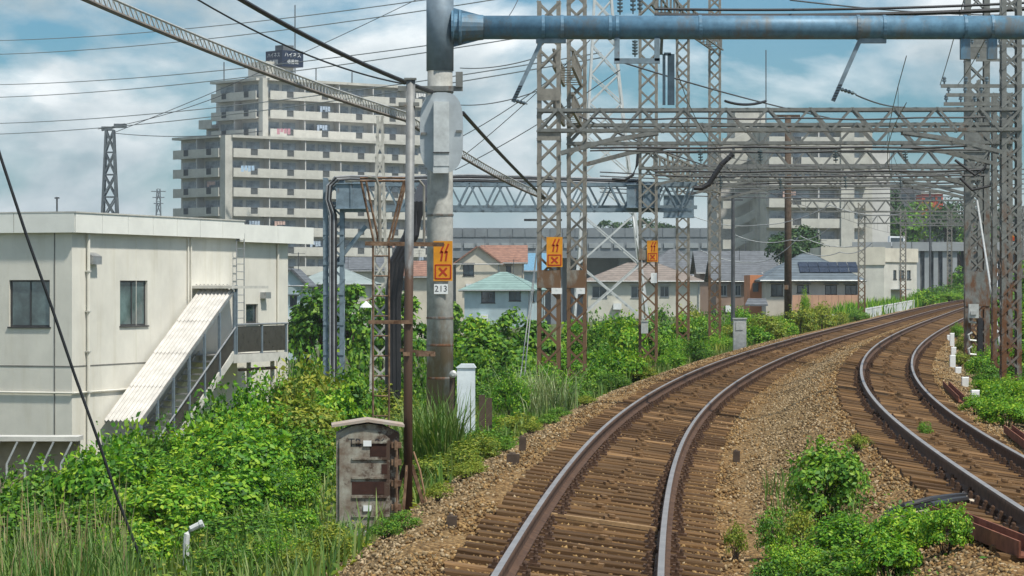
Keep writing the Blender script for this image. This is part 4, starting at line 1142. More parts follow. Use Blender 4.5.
# catenary over each track
def catenary(t0, dz, label):
    root = thing('catenary', at(60, t0, 4.9 + dz), label, 'overhead line')
    sup = [50, 85, 128, 158, 192, 232, 275, 320]
    mess = []; cont = []
    for a_, b_ in zip(sup[:-1], sup[1:]):
        for k in range(9):
            u = k / 8; Y = a_ + (b_ - a_) * u; st = .12 * math.cos(math.pi * sup.index(a_)) * (1 - 2 * u)
            sg = .5 * 4 * u * (1 - u)
            mess.append(at(Y, t0 + st, dz + 5.75 - sg)); cont.append(at(Y, t0 + st, dz + 4.95))
    m = MB(); m.tube(mess, .008, 4); m.build('messenger_wire', wire_grey, root)
    m = MB(); m.tube(cont, .008, 4); m.build('contact_wire', wire_grey, root)
    for k in range(1, len(mess), 2):
        if mess[k].y > 200: break
        m = MB(); m.tube([mess[k], cont[k]], .005, 4); m.build('dropper', wire_grey, root)
catenary(0.0, 0, 'catenary wires over the track beside the rusty cabinet')
catenary(SEP, DZ2, 'catenary wires over the track beside the white marker posts')
# lashed feeder cable sloping down from the upper left
A = pix(40, -34, 32); B = pix(405, 112, 52); C_ = pix(545, 194, 80)
root = thing('lashed_feeder', (B.x, B.y, B.z), 'laddered pair of pale feeder cables sloping down to the gantry posts', 'cable')
tops = [A + (A - B) * f_ for f_ in (1.2, .9, .6, .3)] + span(A, B, .10, 30) + span(B, C_, .12, 20)[1:]
for off, r_, mm_ in ((0.0, .016, galv_light), (-.15, .028, mat('cable_brown', (.16, .14, .12), .7))):
    m = MB(); m.tube([p_ + Vector((0, 0, off)) for p_ in tops], r_, 6); m.build('cable', mm_, root)
m = MB()
for i in range(len(tops) - 1):
    for k in range(3):
        u = k / 3; p_ = tops[i].lerp(tops[i + 1], u); q_ = tops[i].lerp(tops[i + 1], u + 1 / 3)
        m.bar(p_, q_ - Vector((0, 0, .15)), .012, .012)
        m.bar(p_ + Vector((0, 0, -.15)), p_, .012, .012)
tag(m.build('lashing', galv_light, root), kind='stuff')
# black cable to the post and the lower one from mast to gantry
_a, _b = pix(225, -10, 40), pix(432, 92, 49.6)
wire([_a + (_a - _b) * 2.6, _a + (_a - _b) * 1.2] + span(_a, _b, .10), .036, 'thick black cable reaching the concrete mast from the upper left', None, black_cable, 6, 'cable')
wire(span(pix(463, 113, 50), pix(545, 198, 80), .05), .036, 'thick black cable running from the signal head down to the lattice posts', None, black_cable, 6, 'cable')
_a, _b = pix(195, -2, 60), pix(405, 84, 75)
wire([_a + (_a - _b) * 2.5, _a + (_a - _b) * 1.2] + span(_a, _b, .25), .022, 'thin dark wire above the apartment roof sign', None, wire_dark)
# transmission lines across the left sky
for k, (ya, yb) in enumerate(((38, -8), (52, 2), (82, 38), (95, 44), (121, 72), (132, 78))):
    wire(span(pix(-30, ya + 3, 300), pix(597 + k, yb - 6 - (ya - yb + 9) * .23, 166), .9, 24), .035, 'far transmission line sagging across the sky above the white building', 'transmission lines in the left sky', wire_pale)
for k, (xa, ya, xb, yb) in enumerate(((113, 133, 440, -12), (113, 133, 262, 131), (98, 129, 230, 92))):
    wire(span(pix(xa, ya, 418), pix(xb, yb, 380), .6), .05, 'line strung from the far floodlight tower', 'lines from the floodlight tower', wire_grey)
for k, (xa, ya, xb, yb) in enumerate(((455, 140, 575, 60), (458, 160, 590, 40), (455, 170, 620, 70), (460, 68, 545, 55), (460, 105, 540, 90), (590, 115, 700, 175), (520, -5, 500, 25))):
    wire(span(pix(xa, ya, 110), pix(xb, yb, 90), .15), .018, 'thin wire crossing behind the concrete mast and lattice posts', 'thin wires between mast and posts', wire_grey)
for k, (xa, ya, xb, yb, r_) in enumerate(((655, 15, 1040, 8, .05), (655, 9, 1040, 2, .03), (615, 60, 830, 118, .02), (725, 101, 766, 101, .03), (856, 95, 905, 107, .02), (790, 0, 1000, 15, .018), (965, -5, 940, 85, .012), (985, 40, 955, 88, .012), (560, 108, 720, 170, .02))):
    wire(span(pix(xa, ya, 64), pix(xb, yb, 66 if r_ > .02 else 90), .08), r_, 'feeder wire strung near the lattice beams above the tracks', 'feeder wires near the lattice beams', wire_dark if r_ > .025 else wire_grey)
for k, pts in enumerate((((694, 188), (702, 188), (709, 184), (716, 173), (722, 164), (733, 154)), ((612, 179), (625, 180), (633, 175), (637, 165), (638, 150), (640, 130)), ((955, 160), (975, 175), (985, 168), (990, 150)), ((960, 178), (972, 190), (990, 186), (998, 170)))):
    wire([pix(x, y, 84.2) for x, y in pts], .075 if k == 0 else .04, 'thick black jumper cable looping below the lattice beams', 'black jumper cables', black_cable, 8, 'cable')
for k in range(6):
    y_ = 178 + k * 4
    wire(span(pix(600, y_ - 6, 98 + k * 4), pix(1040, y_ - 10 + k, 104 + k * 6), .25), .022, 'wire running across below the lattice beams', 'cross wires below the beams', wire_grey)
for k, (pts) in enumerate((((700, 250), (760, 262), (800, 236), (860, 246)), ((735, 235), (790, 240), (830, 228)), ((800, 250), (840, 252), (872, 243)), ((690, 215), (760, 225), (830, 205), (900, 214)))):
    wire([p_ for a_, b_ in zip(pts[:-1], pts[1:]) for p_ in span(pix(*a_, 130), pix(*b_, 130), .22, 8)], .018, 'pale cable sagging between the far posts', 'pale cables between far posts', wire_pale)

# ================================================================== BUILDINGS
def wall_open(M, x0, x1, z0, z1, openings, depth, m_, parent, name='wall'):
    """wall panel in local x-z (facing -y) with real openings; returns object"""
    xs = sorted({x0, x1, *[v for o in openings for v in o[:2]]}); zs = sorted({z0, z1, *[v for o in openings for v in o[2:4]]})
    m = MB(M)
    for i in range(len(xs) - 1):
        for j in range(len(zs) - 1):
            cx_, cz_ = (xs[i] + xs[i + 1]) / 2, (zs[j] + zs[j + 1]) / 2
            if any(o[0] < cx_ < o[1] and o[2] < cz_ < o[3] for o in openings): continue
            m.quad((xs[i], 0, zs[j]), (xs[i + 1], 0, zs[j]), (xs[i + 1], 0, zs[j + 1]), (xs[i], 0, zs[j + 1]))
    for (a, b, c, d) in [o[:4] for o in openings]:
        m.quad((a, 0, c), (a, depth, c), (b, depth, c), (b, 0, c)); m.quad((a, 0, d), (b, 0, d), (b, depth, d), (a, depth, d))
        m.quad((a, 0, c), (a, 0, d), (a, depth, d), (a, depth, c)); m.quad((b, 0, c), (b, depth, c), (b, depth, d), (b, 0, d))
    return m.build(name, m_, parent)
def window(M, o, depth, parent, fm, gm, panes=2, fw=.06):
    a, b, c, d = o
    m = MB(M); y0, y1 = depth - .05, depth
    m.box(a, a + fw, y0, y1, c, d); m.box(b - fw, b, y0, y1, c, d); m.box(a + fw, b - fw, y0, y1, c, c + fw); m.box(a + fw, b - fw, y0, y1, d - fw, d)
    w_ = m.build('window', fm, parent)
    for k in range(panes):
        u0 = a + fw + (b - a - 2 * fw) * k / panes; u1 = a + fw + (b - a - 2 * fw) * (k + 1) / panes
        m = MB(M); m.box(u0 + .012, u1 - .012, depth - .03, depth - .015, c + fw, d - fw); m.build('pane', gm, w_)
        if k: m = MB(M); m.box(u0 - .025, u0 + .025, y0 - .005, depth - .035, c + fw, d - fw); m.build('mullion', fm, w_)
    m = MB(M); m.box(a - .05, b + .05, -.05, depth - .06, c - .05, c); m.build('sill', fm, w_)
    return w_

# ---- white railway building on the left
Y0 = 100.0
du = Vector((.333, .943, 0)).normalized(); dv = Vector((du.y, -du.x, 0))
O = Vector(((72 - CX) / F * Y0, Y0, 0))
cam0 = Vector((0, 0, CZ))
def buv(px, py, v):
    """building coordinates (u along the side wall, height) of a pixel on the plane v outside the wall"""
    d = Vector(((px - CX) / F, 1, -(py - CY) / F)); t_ = ((O + dv * v) - cam0).dot(dv) / d.dot(dv)
    q = cam0 + d * t_; return (q - O).dot(du), q.z
ZG = -4.25
zs_, zr_ = Z(232, Y0), Z(213, Y0)
u1 = buv(243, 240, .25)[0]; u2 = buv(288, 250, -.3)[0]; u3 = buv(312, 240, -.05)[0]
MS = Matrix(((du.x, -dv.x, 0, O.x), (du.y, -dv.y, 0, O.y), (0, 0, 1, 0), (0, 0, 0, 1)))      # side wall: local x = u, -y = outward
MF = Matrix(((dv.x, du.x, 0, O.x), (dv.y, du.y, 0, O.y), (0, 0, 1, 0), (0, 0, 0, 1)))        # front wall: local x = v (negative to the left), -y = towards camera
root = thing('railway_building', (O.x, O.y, ZG), 'white flat-roofed railway building with a covered outside stair', 'building')
WL = 14.0
fo = []
a, b = (1 - 72) / F * Y0, (47 - 72) / F * Y0
fo.append((a * 1.0, b * 1.0, Z(327, Y0), Z(280, Y0)))
so = []
for (x0, x1, y0, y1) in ((120, 147.5, 326, 280.5),):
    ua, z0 = buv(x0, y0, 0); ub, _ = buv(x1, y0, 0); so.append((ua, ub, z0, buv(x0, y1, 0)[1]))
wall_open(MF, -WL, 0, ZG, zs_, fo, .14, wall_white, root)
wall_open(MS, 0, u1, ZG, zs_, so, .14, wall_white, root)
m2 = MS @ Matrix.Translation((0, .3, 0))
ua, z0 = buv(246, 323, -.3); ub, z1 = buv(258, 304, -.3)
so2 = [(ua, ub, z0, z1)]
wall_open(m2, u1, u2, ZG, zs_ - .1, so2, .14, wall_white, root)
m = MB(MS); m.quad((u1, 0, ZG), (u1, .3, ZG), (u1, .3, zs_ - .1), (u1, 0, zs_ - .1)); m.quad((u2, .3, ZG), (u2, 9, ZG), (u2, 9, zs_ - .1), (u2, .3, zs_ - .1)); m.quad((u2, 9, ZG), (0, 14, ZG), (0, 14, zs_), (u2, 9, zs_)); m.build('wall', wall_white, root)
window(MF, fo[0], .14, root, frame_dark, curtain_glass); window(MS, so[0], .14, root, frame_dark, curtain_glass); window(m2, so2[0], .14, root, frame_dark, glass, 1)
# roof slabs with fascia panels
m = MB(MS); m.box(-.22, u1 + .1, -.24, 14, zs_ - .005, zr_ - .06); roof = m.build('roof', concrete, root)
def fascia(M, x0, x1, n_, y, z0, z1):
    for k in range(n_):
        a_ = x0 + (x1 - x0) * k / n_; b_ = x0 + (x1 - x0) * (k + 1) / n_
        m = MB(M); m.box(a_ + .012, b_ - .012, y - .03, y, z0, z1); m.build('fascia_panel', fascia_white, roof)
fascia(MS, -.24, u1 + .1, 7, -.24, zs_ - .02, zr_)
fascia(MF, -WL, .24, 6, -.22, zs_ - .02, zr_)
m = MB(MS); m.box(u1 + .2, u3, .0, 10, zs_ - .11, zr_ - .16); m.build('roof', concrete, root)
fascia(MS, u1 + .2, u3, 2, .0, zs_ - .13, zr_ - .1)
m = MB(MS); m.box(-.26, u1 + .12, -.3, 14, zr_ + .004, zr_ + .05); m.build('coping', concrete_light, root)
# joints, pipes, vents
ja = buv(100, 365, 0)[1]
m = MB(MS); m.box(.0, u1, -.012, .0, ja - .02, ja + .02); m.build('joint', joint_dark, root)
m = MB(MF); m.box(-WL, 0, -.012, .0, ja - .02, ja + .02); m.build('joint', joint_dark, root)
for ux in (u1 * .36, u1 * .70):
    m = MB(MS); m.box(ux - .012, ux + .012, -.010, 0, ZG, zs_ - .03); m.build('joint', wall_white, root)
jx = (52.5 - 72) / F * Y0
m = MB(MF); m.box(jx - .02, jx + .02, -.014, 0, ZG, zs_ - .03); m.build('joint', joint_dark, root)
zp = buv(100, 391, 0)[1]
m = MB(MF); m.tube([(-WL, -.06, zp), (.07, -.06, zp)], .035, 8); m.build('conduit', wall_white, root)
ue = buv(135, 389, .06)[0]
m = MB(MS); m.tube([(-.06, -.06, zp), (ue, -.06, zp)], .035, 8); m.build('conduit', wall_white, root)
ud = buv(88, 300, .08)[0]
m = MB(MS); m.tube([(ud, -.10, zs_ - .03), (ud, -.10, ZG)], .06, 10); m.build('downpipe', wall_white, root)
for z in (2.6, 1.2, -.2, -1.6):
    m = MB(MS); m.box(ud - .09, ud + .09, -.17, 0, z, z + .05); m.build('pipe_clip', concrete_light, root)
uc = buv(188, 250, .05)[0]
for dx_ in (0, .25):
    m = MB(MS); m.tube([(uc + dx_, -.06, zs_ - .03), (uc + dx_, -.06, buv(188, 300, .05)[1])], .035, 8); m.build('conduit', wall_white, root)
ue2 = buv(278, 250, -.24)[0]
m = MB(MS); m.tube([(ue2, .24, zs_ - .13), (ue2, .24, ZG)], .05, 8); m.build('downpipe', wall_white, root)
uv_, zv = buv(96, 261, .2)
m = MB(MS); m.box(uv_ - .3, uv_ + .35, -.25, 0, zv - .12, zv + .16); m.prism([(uv_ - .3, -.25, zv + .16), (uv_ + .35, -.25, zv + .16), (uv_ + .35, 0, zv + .30), (uv_ - .3, 0, zv + .30)], (0, 0, -.02)); m.build('vent_hood', frame_alu, root)
uv_, zv = buv(265, 296, -.2); m = MB(MS); m.box(uv_ - .25, uv_ + .25, .05, .3, zv - .1, zv + .15); m.build('vent_hood', frame_alu, root)
# wall ladder
ul, zl = buv(233, 240, .05)
for k in range(2):
    m = MB(MS); m.tube([(ul + k * .7, -.2, zs_ + .2), (ul + k * .7, -.2, -.5)], .025, 6); m.build('ladder_stile', frame_alu, root)
for k in range(15):
    z = zs_ - .1 - k * .3; m = MB(MS); m.tube([(ul, -.2, z), (ul + .7, -.2, z)], .015, 5); m.build('ladder_rung', frame_alu, root)
# covered stair
va, vb = .18, 1.6
(uT, zT), (uB, zB) = buv(234, 289, vb), buv(141, 420, vb)
canm = mat('canopy_white', (.52, .50, .46), .7, .0, .15, 2)
NW = 9
for k in range(4):                                   # overlapping corrugated sheets
    f0, f1 = k / 4 - .012, (k + 1) / 4
    m = MB(MS); vs = []; fs = []
    nn_ = NW * 4
    for f_, dz_ in ((f0, .022), (f1, 0.0)):
        u_ = uB + (uT - uB) * f_; z_ = zB + (zT - zB) * f_
        for j in range(nn_ + 1):
            v_ = va + (vb - va) * j / nn_
            vs.append((u_, -v_, z_ + dz_ * (1 if f_ == f0 else 1) + .035 * math.sin(2 * math.pi * NW * j / nn_)))
    for j in range(nn_): fs.append((j, j + 1, nn_ + 2 + j, nn_ + 1 + j))
    m._add(vs, fs); m.build('canopy_sheet', canm, root)
m = MB(MS)
for v_ in (va + .02, vb - .02): m.bar((uB, -v_, zB - .10), (uT, -v_, zT - .10), .05, .12)
m.build('canopy_rafter', frame_alu, root)
(uP, zP), (uP2, _) = buv(242, 290, vb), buv(266, 287, vb)
m = MB(MS); m.box(uT - .4, uP2, -vb - .1, -.02, zT + .02, zT + .12); m.build('porch_roof', concrete_light, root)
m = MB(MS); vs = []
for j in range(NW * 4 + 1):
    v_ = va + (vb - va) * j / (NW * 4); vs.append((uT - .35, -v_, zT + .16 + .04 * math.sin(2 * math.pi * NW * j / (NW * 4))))
k_ = len(vs); vs += [(x, y, z - .05) for x, y, z in vs]
m._add(vs, [(j, j + 1, k_ + j + 1, k_ + j) for j in range(k_ - 1)]); m.build('corrugated_edge', canm, root)
# stair flight
zd = buv(285, 352, vb)[1]
hgt = zT - zd
ns = 20
zlow = zB - hgt
blu = mat('stair_blue', (.20, .25, .29), .5, .3, .15, 6)
pan = mat('stair_panel', (.055, .05, .045), .25, var=.2)
for k in range(ns):
    u_ = uB + (uT - uB) * (k + .5) / ns; z_ = zlow + (zd - zlow) * (k + 1) / ns
    m = MB(MS); m.box(u_ - abs(uT - uB) / ns * .6, u_ + abs(uT - uB) / ns * .6, -vb + .06, -va, z_ - .05, z_); m.build('step', frame_alu, root)
m = MB(MS); m.bar((uB, -vb, zlow), (uT, -vb, zd), .06, .30); m.bar((uB, -va, zlow), (uT, -va, zd), .06, .30); m.build('stringer', concrete_light, root)
for k in range(7):
    f_ = k / 6; u_ = uB + (uT - uB) * f_; z0 = zlow + (zd - zlow) * f_; z1 = zB + (zT - zB) * f_ - .12
    m = MB(MS); m.box(u_ - .045, u_ + .045, -vb - .045, -vb + .045, z0, z1); m.build('canopy_post', blu, root)
    if k < 6:
        f2 = (k + 1) / 6; u2_ = uB + (uT - uB) * f2; z02 = zlow + (zd - zlow) * f2
        m = MB(MS); m.prism([(u_ + .06, -vb - .01, z0 + .22), (u2_ - .06, -vb - .01, z02 + .22), (u2_ - .06, -vb - .01, z02 + .95), (u_ + .06, -vb - .01, z0 + .95)], (0, .02, 0)); m.build('guard_panel', pan, root)
for dz_ in (1.02,):
    m = MB(MS); m.tube([(uB, -vb - .06, zlow + dz_), (uT, -vb - .06, zd + dz_)], .035, 8); m.build('handrail', frame_alu, root)
# landing
uL2 = buv(287, 355, vb)[0]
m = MB(MS); m.box(uT - .1, uL2, -vb - .05, -.02, zd - .32, zd); m.build('landing', concrete_light, root)
for k in range(3):
    f_ = k / 2; u_ = uT + .2 + (uL2 - uT - .3) * f_
    m = MB(MS); m.box(u_ - .05, u_ + .05, -vb - .04, -vb + .05, zd, zd + (2.6 if k == 0 else 1.15) if k < 2 else zd + 1.15); m.build('rail_post', blu, root)
for k in range(2):
    w_ = (uL2 - uT - .3) / 2; u_ = uT + .2 + w_ * k
    m = MB(MS); m.box(u_ + .1, u_ + w_ - .1, -vb - .02, -vb, zd + .08, zd + 1.05); m.build('guard_panel', pan, root)
m = MB(MS); m.tube([(uT + .2, -vb - .03, zd + 1.12), (uL2, -vb - .03, zd + 1.12)], .04, 8); m.build('handrail', frame_alu, root)
for k in range(2):
    u_ = uL2 - .5 - k * 2.2; m = MB(MS); m.tube([(u_, -vb + .4, zd - .32), (u_, -vb + .4, ZG)], .09, 8); m.build('pipe_leg', concrete_light, root)
m = MB(MS); m.tube([(uL2 - 4, -vb + .2, zd - .6), (uL2 - .6, -vb + .2, zd - .6)], .06, 8); m.build('conduit', rusty, root)
# low wall in front of the building
A = pix(-320, 436, 58); B = pix(78, 434, 58)
root = thing('boundary_wall', ((A.x + B.x) / 2, 58, gz(A.x, 58)), 'low tan boundary wall with concrete coping and white brackets below the white building', 'wall')
m = MB(); m.box(A.x, B.x, 58.02, 58.3, gz(A.x, 58) - .2, A.z - .09); m.build('wall', mat('wall_tan', (.36, .29, .20), .9, var=.2, scale=2), root)
m = MB(); m.box(A.x, B.x + .05, 57.7, 58.4, A.z - .09, A.z); m.build('coping', concrete_light, root)
for k in range(22):
    X = B.x - .3 - k * .36; m = MB(); m.bar((X, 57.75, A.z - .55), (X + .22, 57.72, A.z - .1), .04, .04); m.bar((X, 57.75, A.z - .55), (X, 57.75, A.z - 1.4), .04, .04); m.build('bracket', galv_light, root)

# ---- apartment towers
apt_wall = mat('apt_wall', (.54, .53, .50), .9, var=.12, scale=.25)
apt_par = mat('apt_parapet', (.46, .45, .40), .85, var=.16, scale=.5)
apt_dark = mat('apt_recess', (.42, .41, .38), .9)
apt_rail = mat('apt_rail', (.12, .13, .13), .6)
def raw(m, mats):
    me = bpy.data.meshes.new('piece'); me.from_pydata(m.v, [], m.f)
    for x in mats: me.materials.append(x)
    if len(mats) > 1: me.polygons.foreach_set('material_index', m.m)
    me.update(); return me
def apt_meshes(bw, fh):
    m = MB(); g = 1.25
    m.box(.0, bw / 2 - g / 2 + .4, -1.45, -1.30, -.25, 1.05); left = raw(m, [apt_par])
    m = MB(); m.box(bw / 2 + g / 2 + .4, bw, -1.45, -1.30, -.25, 1.05); m.box(bw / 2 - g / 2 + .4, bw / 2 + g / 2 + .4, -1.44, -1.30, -.25, .12); right = raw(m, [apt_par])
    m = MB()
    for k in range(6): x = bw / 2 - g / 2 + .45 + k * (g - .1) / 5; m.box(x - .04, x + .04, -1.40, -1.36, .12, 1.02)
    m.box(bw / 2 - g / 2 + .4, bw / 2 + g / 2 + .4, -1.41, -1.35, .98, 1.05); m.box(bw / 2 - g / 2 + .45, bw / 2 + g / 2 + .35, -1.34, -1.33, .12, 1.0); rail_ = raw(m, [apt_rail])
    def win(x0, x1, z0, z1):
        m = MB(); m.box(x0, x1, -.06, 0, z0, z1, 1); m.box(x0 + .1, (x0 + x1) / 2 - .04, -.075, -.062, z0 + .08, z1 - .08, 0); m.box((x0 + x1) / 2 + .04, x1 - .1, -.075, -.062, z0 + .08, z1 - .08, 0); return raw(m, [apt_glass, frame_alu])
    w1 = win(.5, 2.7, .05, 2.15); w2 = win(bw - 3.3, bw - .9, .05, 2.15); w3 = win(bw / 2 - .5, bw / 2 + .35, .9, 2.1)
    m = MB(); m.box(-.08, .08, -1.29, 0, .0, fh - .25); div = raw(m, [apt_wall])
    m = MB(); m.box(-.35, .35, -.9, -.5, .0, .75); ac = raw(m, [white_paint])
    return dict(parapet=left, parapet2=right, railing=rail_, window=w1, window2=w2, window3=w3, divider=div, ac=ac)
LAUN = []
for k_, c_ in enumerate(((.62, .62, .6), (.35, .42, .5), (.5, .35, .3))):
    m = MB()
    for j_ in range(4): m.box(j_ * .5, j_ * .5 + .42, -1.2, -1.14, 1.9 - rnd.uniform(.4, .9), 1.95)
    LAUN.append(raw(m, [mat('washing%d' % k_, c_, .9)]))
def apt_face(root, p0, d, nb, bw, nf, fh, z0, AM):
    """balcony face: p0 left end of the wall line (seen from outside), d unit direction to the right"""
    ang = math.atan2(d.y, d.x)
    outn = Vector((d.y, -d.x, 0))
    for i in range(nf):
        z = z0 + i * fh
        m = MB(Matrix.Translation((p0.x, p0.y, z)) @ Matrix.Rotation(ang, 4, 'Z')); m.box(0, nb * bw, -1.29, .0, -.2, 0); m.build('balcony_slab', apt_par, root)
        for j in range(nb):
            q = Vector((p0.x, p0.y, z)) + d * (j * bw)
            place('parapet', AM['parapet'], root, q, ang); place('parapet', AM['parapet2'], root, q, ang); place('balcony_railing', AM['railing'], root, q, ang)
            place('window', AM['window'], root, q, ang); place('window', AM['window2'], root, q, ang)
            if j: place('divider', AM['divider'], root, q, ang)
            if rnd.random() < .5: place('air_conditioner', AM['ac'], root, q + d * rnd.uniform(2, bw - 2), ang)
            if rnd.random() < .22: place('laundry', LAUN[rnd.randrange(3)], root, q + d * rnd.uniform(.5, bw - 3), ang)
        if i == nf - 1:
            m = MB(Matrix.Translation((p0.x, p0.y, z + fh)) @ Matrix.Rotation(ang, 4, 'Z')); m.box(-.2, nb * bw + .2, -1.5, 0, -.25, .12); m.build('eave', apt_par, root)
def block(root, pts, z0, z1, m_, name='wall'):
    m = MB(); m.prism([(p_.x, p_.y, z0) for p_ in pts], (0, 0, z1 - z0)); return m.build(name, m_, root)
FH = 2.82
YA = 425.0
dr = Vector((math.cos(R(42)), math.sin(R(42)), 0)); dl = Vector((-math.cos(R(48)), math.sin(R(48)), 0))
root = thing('apartment_tower', (pix(264, 0, YA).x, YA, -4.2), 'beige stepped apartment tower with a dark rooftop name sign', 'apartment building')
AM = apt_meshes(6.6, FH)
C1 = pix(264, 0, YA + 6); C1.z = 0
zA = Z(79, YA + 6); nfl = 12; z0u = zA - nfl * FH
nb = 5
block(root, [C1, C1 + dr * (nb * 6.6 + 3), C1 + dr * (nb * 6.6 + 3) + dl * 12, C1 + dl * 12], -4.2, zA, apt_wall)
apt_face(root, C1 + dr * .1, dr, nb, 6.6, nfl, FH, z0u, AM)
# corner pier
block(root, [C1 - dr * .95 - dl * .95, C1 + dr * .08 - dl * .95, C1 + dr * .08 + dl * .08, C1 - dr * .95 + dl * .08], -4.2, zA + .1, apt_par, 'corner_pier')
# left face of upper part, one bay narrower going up at the far end
W5 = 5.6; AM2 = apt_meshes(W5, FH)
for i0, i1, n_ in ((9, 12, 2), ):
    apt_face(root, C1 + dl * (W5 * 2 + .1), -dl, 2, W5, 12, FH, z0u, AM2)
# stepped terraces at the far left of the upper part
Lq = C1 + dl * (W5 * 2 + .1)
for k, (ext, zt_) in enumerate(((3.2, zA - 2 * FH), (6.2, zA - 4 * FH + 1.2))):
    block(root, [Lq + dl * 0, Lq + dl * ext, Lq + dl * ext + dr * 9, Lq + dr * 9], -4.2, zt_ - .6, apt_wall)
    T_ = Matrix(((-dl.x, -(-dr).x, 0, Lq.x), (-dl.y, -(-dr).y, 0, Lq.y), (0, 0, 1, 0), (0, 0, 0, 1)))
    m = MB(T_); m.box(-ext, 0, -1.45, -1.3, zt_ - 1.3, zt_ + .05); m.box(-ext, 0, -1.29, 0, zt_ - 1.3, zt_ - 1.1); m.build('parapet', apt_par, root)
    m = MB(T_); m.box(-ext, 0, -1.45, -1.3, zt_ - 1.3 - FH, zt_ + .05 - FH); m.build('parapet', apt_par, root)
    m = MB(T_); m.box(-ext + .6, -.3, -.08, 0, zt_ - FH - .2, zt_ - 1.5); m.build('window', apt_glass, root)
# lower front block
C2 = pix(227, 0, YA - 8); C2.z = 0
zL = Z(136, YA - 8); nfl2 = 8; z0l = zL - nfl2 * FH
block(root, [C2, C2 + dr * 36, C2 + dr * 36 + dl * 4, C2 + dl * 12 + dr * 10, C2 + dl * 11.3], -4.2, zL, apt_wall)
apt_face(root, C2 + dr * .1, dr, 6, 6.6, nfl2, FH, z0l, AM)
apt_face(root, C2 + dl * 11.3, -dl, 2, 5.6, nfl2, FH, z0l, AM2)
block(root, [C2 - dr * 1.2 - dl * 1.2, C2 + dr * .08 - dl * 1.2, C2 + dr * .08 + dl * .08, C2 - dr * 1.2 + dl * .08], -4.2, zL + .1, apt_par, 'corner_pier')
# roof structures and name sign
Pn = pix(280, 0, YA + 12); Pn.z = 0
block(root, [Pn - dr * 2.6, Pn + dr * 2.6 + dl * 0, Pn + dr * 2.6 + dl * 4.5, Pn - dr * 2.6 + dl * 4.5], zA, Z(62, YA + 12), apt_par, 'penthouse')
sgn = mat('sign_navy', (.012, .022, .05), .5)
zs0, zs1 = Z(66, YA + 10), Z(50, YA + 10)
cS = pix(282, 0, YA + 10); cS.z = 0
hw = (302 - 282) / F * (YA + 10) / dr.x
block(root, [cS, cS + dr * hw, cS + dr * hw + dl * hw, cS + dl * hw], zs0, zs1, sgn, 'name_sign')
for d_, ln1, ln2 in ((dr, 'ハイネス', '壱番館'), (dl, 'ハイネス', '壱番館')):
    nrm = -dl if d_ is dr else -dr
    xd = d_ if d_ is dr else -d_
    for tx, f_, sz in ((ln1, .71, .78), (ln2, .28, .72)):
        c_ = cS + d_ * (hw * .5) + nrm * .03; c_.z = zs0 + (zs1 - zs0) * f_
        lettering(tx, sz * 1.02, white_paint, root, c_, xd, name='sign_lettering')
block(root, [cS + dr * 1 + dl * 1, cS + dr * 3 + dl * 1, cS + dr * 3 + dl * 3, cS + dr * 1 + dl * 3], zs1, zs1 + .9, apt_rail, 'roof_unit')
for px, y_ in ((224, 62), (295, 5), (352, 72), (316, 68)):
    q = pix(px, y_, YA + 14); m = MB(); m.tube([(q.x, q.y, zA), q], .09, 5); m.build('antenna', wire_grey, root)
# washing on two balconies
for px, py, c_ in ((248, 167, (.45, .6, .75)), (284, 130, (.7, .35, .4))):
    q = pix(px, py, YA - 12); m = MB()
    for k in range(4): m.box(q.x + k * .5 - 1.0, q.x + k * .5 - .6, q.y, q.y + .06, q.z - rnd.uniform(.3, .7), q.z + .2)
    m.build('laundry', mat('laundry%d' % px, c_, .9), root)

# right apartment
YB = 400.0
root = thing('apartment_block', (pix(800, 0, YB).x, YB, -2.0), 'beige apartment block with outside stair behind the lattice beams', 'apartment building')
ang = R(12); dB = Vector((math.cos(ang), math.sin(ang), 0)); nB = Vector((-dB.y, dB.x, 0))
p0 = pix(766, 0, YB); p0.z = 0
AM3 = apt_meshes(7.2, FH)
zT_ = Z(124, YB); nf3 = 9
block(root, [p0, p0 + dB * 15.4, p0 + dB * 15.4 + nB * 10, p0 + nB * 10], -4, zT_, apt_par)
apt_face(root, p0, dB, 2, 7.2, nf3, FH, zT_ - nf3 * FH, AM3)
block(root, [p0 + dB * 10.3 - nB * 1.7, p0 + dB * 12.2 - nB * 1.7, p0 + dB * 12.2, p0 + dB * 10.3], -4, zT_ + .1, apt_par, 'pier')
# stair tower with sloping parapets
s0 = pix(723, 0, YB + 3); s0.z = 0
block(root, [s0 + nB * 3, s0 + dB * 5.8 + nB * 3, s0 + dB * 5.8 + nB * 8, s0 + nB * 8], -4, zT_ - 2, apt_dark)
block(root, [s0 + dB * 4.6 - nB * 1.2, s0 + dB * 5.9 - nB * 1.2, s0 + dB * 5.9 + nB * 3, s0 + dB * 4.6 + nB * 3], -4, zT_ + .2, apt_par, 'pier')
for i in range(nf3):
    z = zT_ - 1.2 - i * FH
    A = s0; m = MB(); m.prism([s0 + Vector((0, 0, z - 1.9)), s0 + dB * 1.6 + Vector((0, 0, z - 1.9)), s0 + dB * 4.6 + Vector((0, 0, z - .4)), s0 + dB * 4.6 + Vector((0, 0, z + .8)), s0 + dB * 1.6 + Vector((0, 0, z - .6)), s0 + Vector((0, 0, z - .6))], nB * .3); m.build('stair_parapet', apt_par, root)
e0 = pix(735, 0, YB + 6); e0.z = 0
block(root, [e0, e0 + dB * 4.4, e0 + dB * 4.4 + nB * 4, e0 + nB * 4], -4, Z(112, YB + 6), apt_par, 'lift_tower')
m = MB(); q = pix(766, 50, YB + 6); m.tube([(q.x, q.y, zT_), q], .08, 5); m.build('antenna', wire_grey, root)
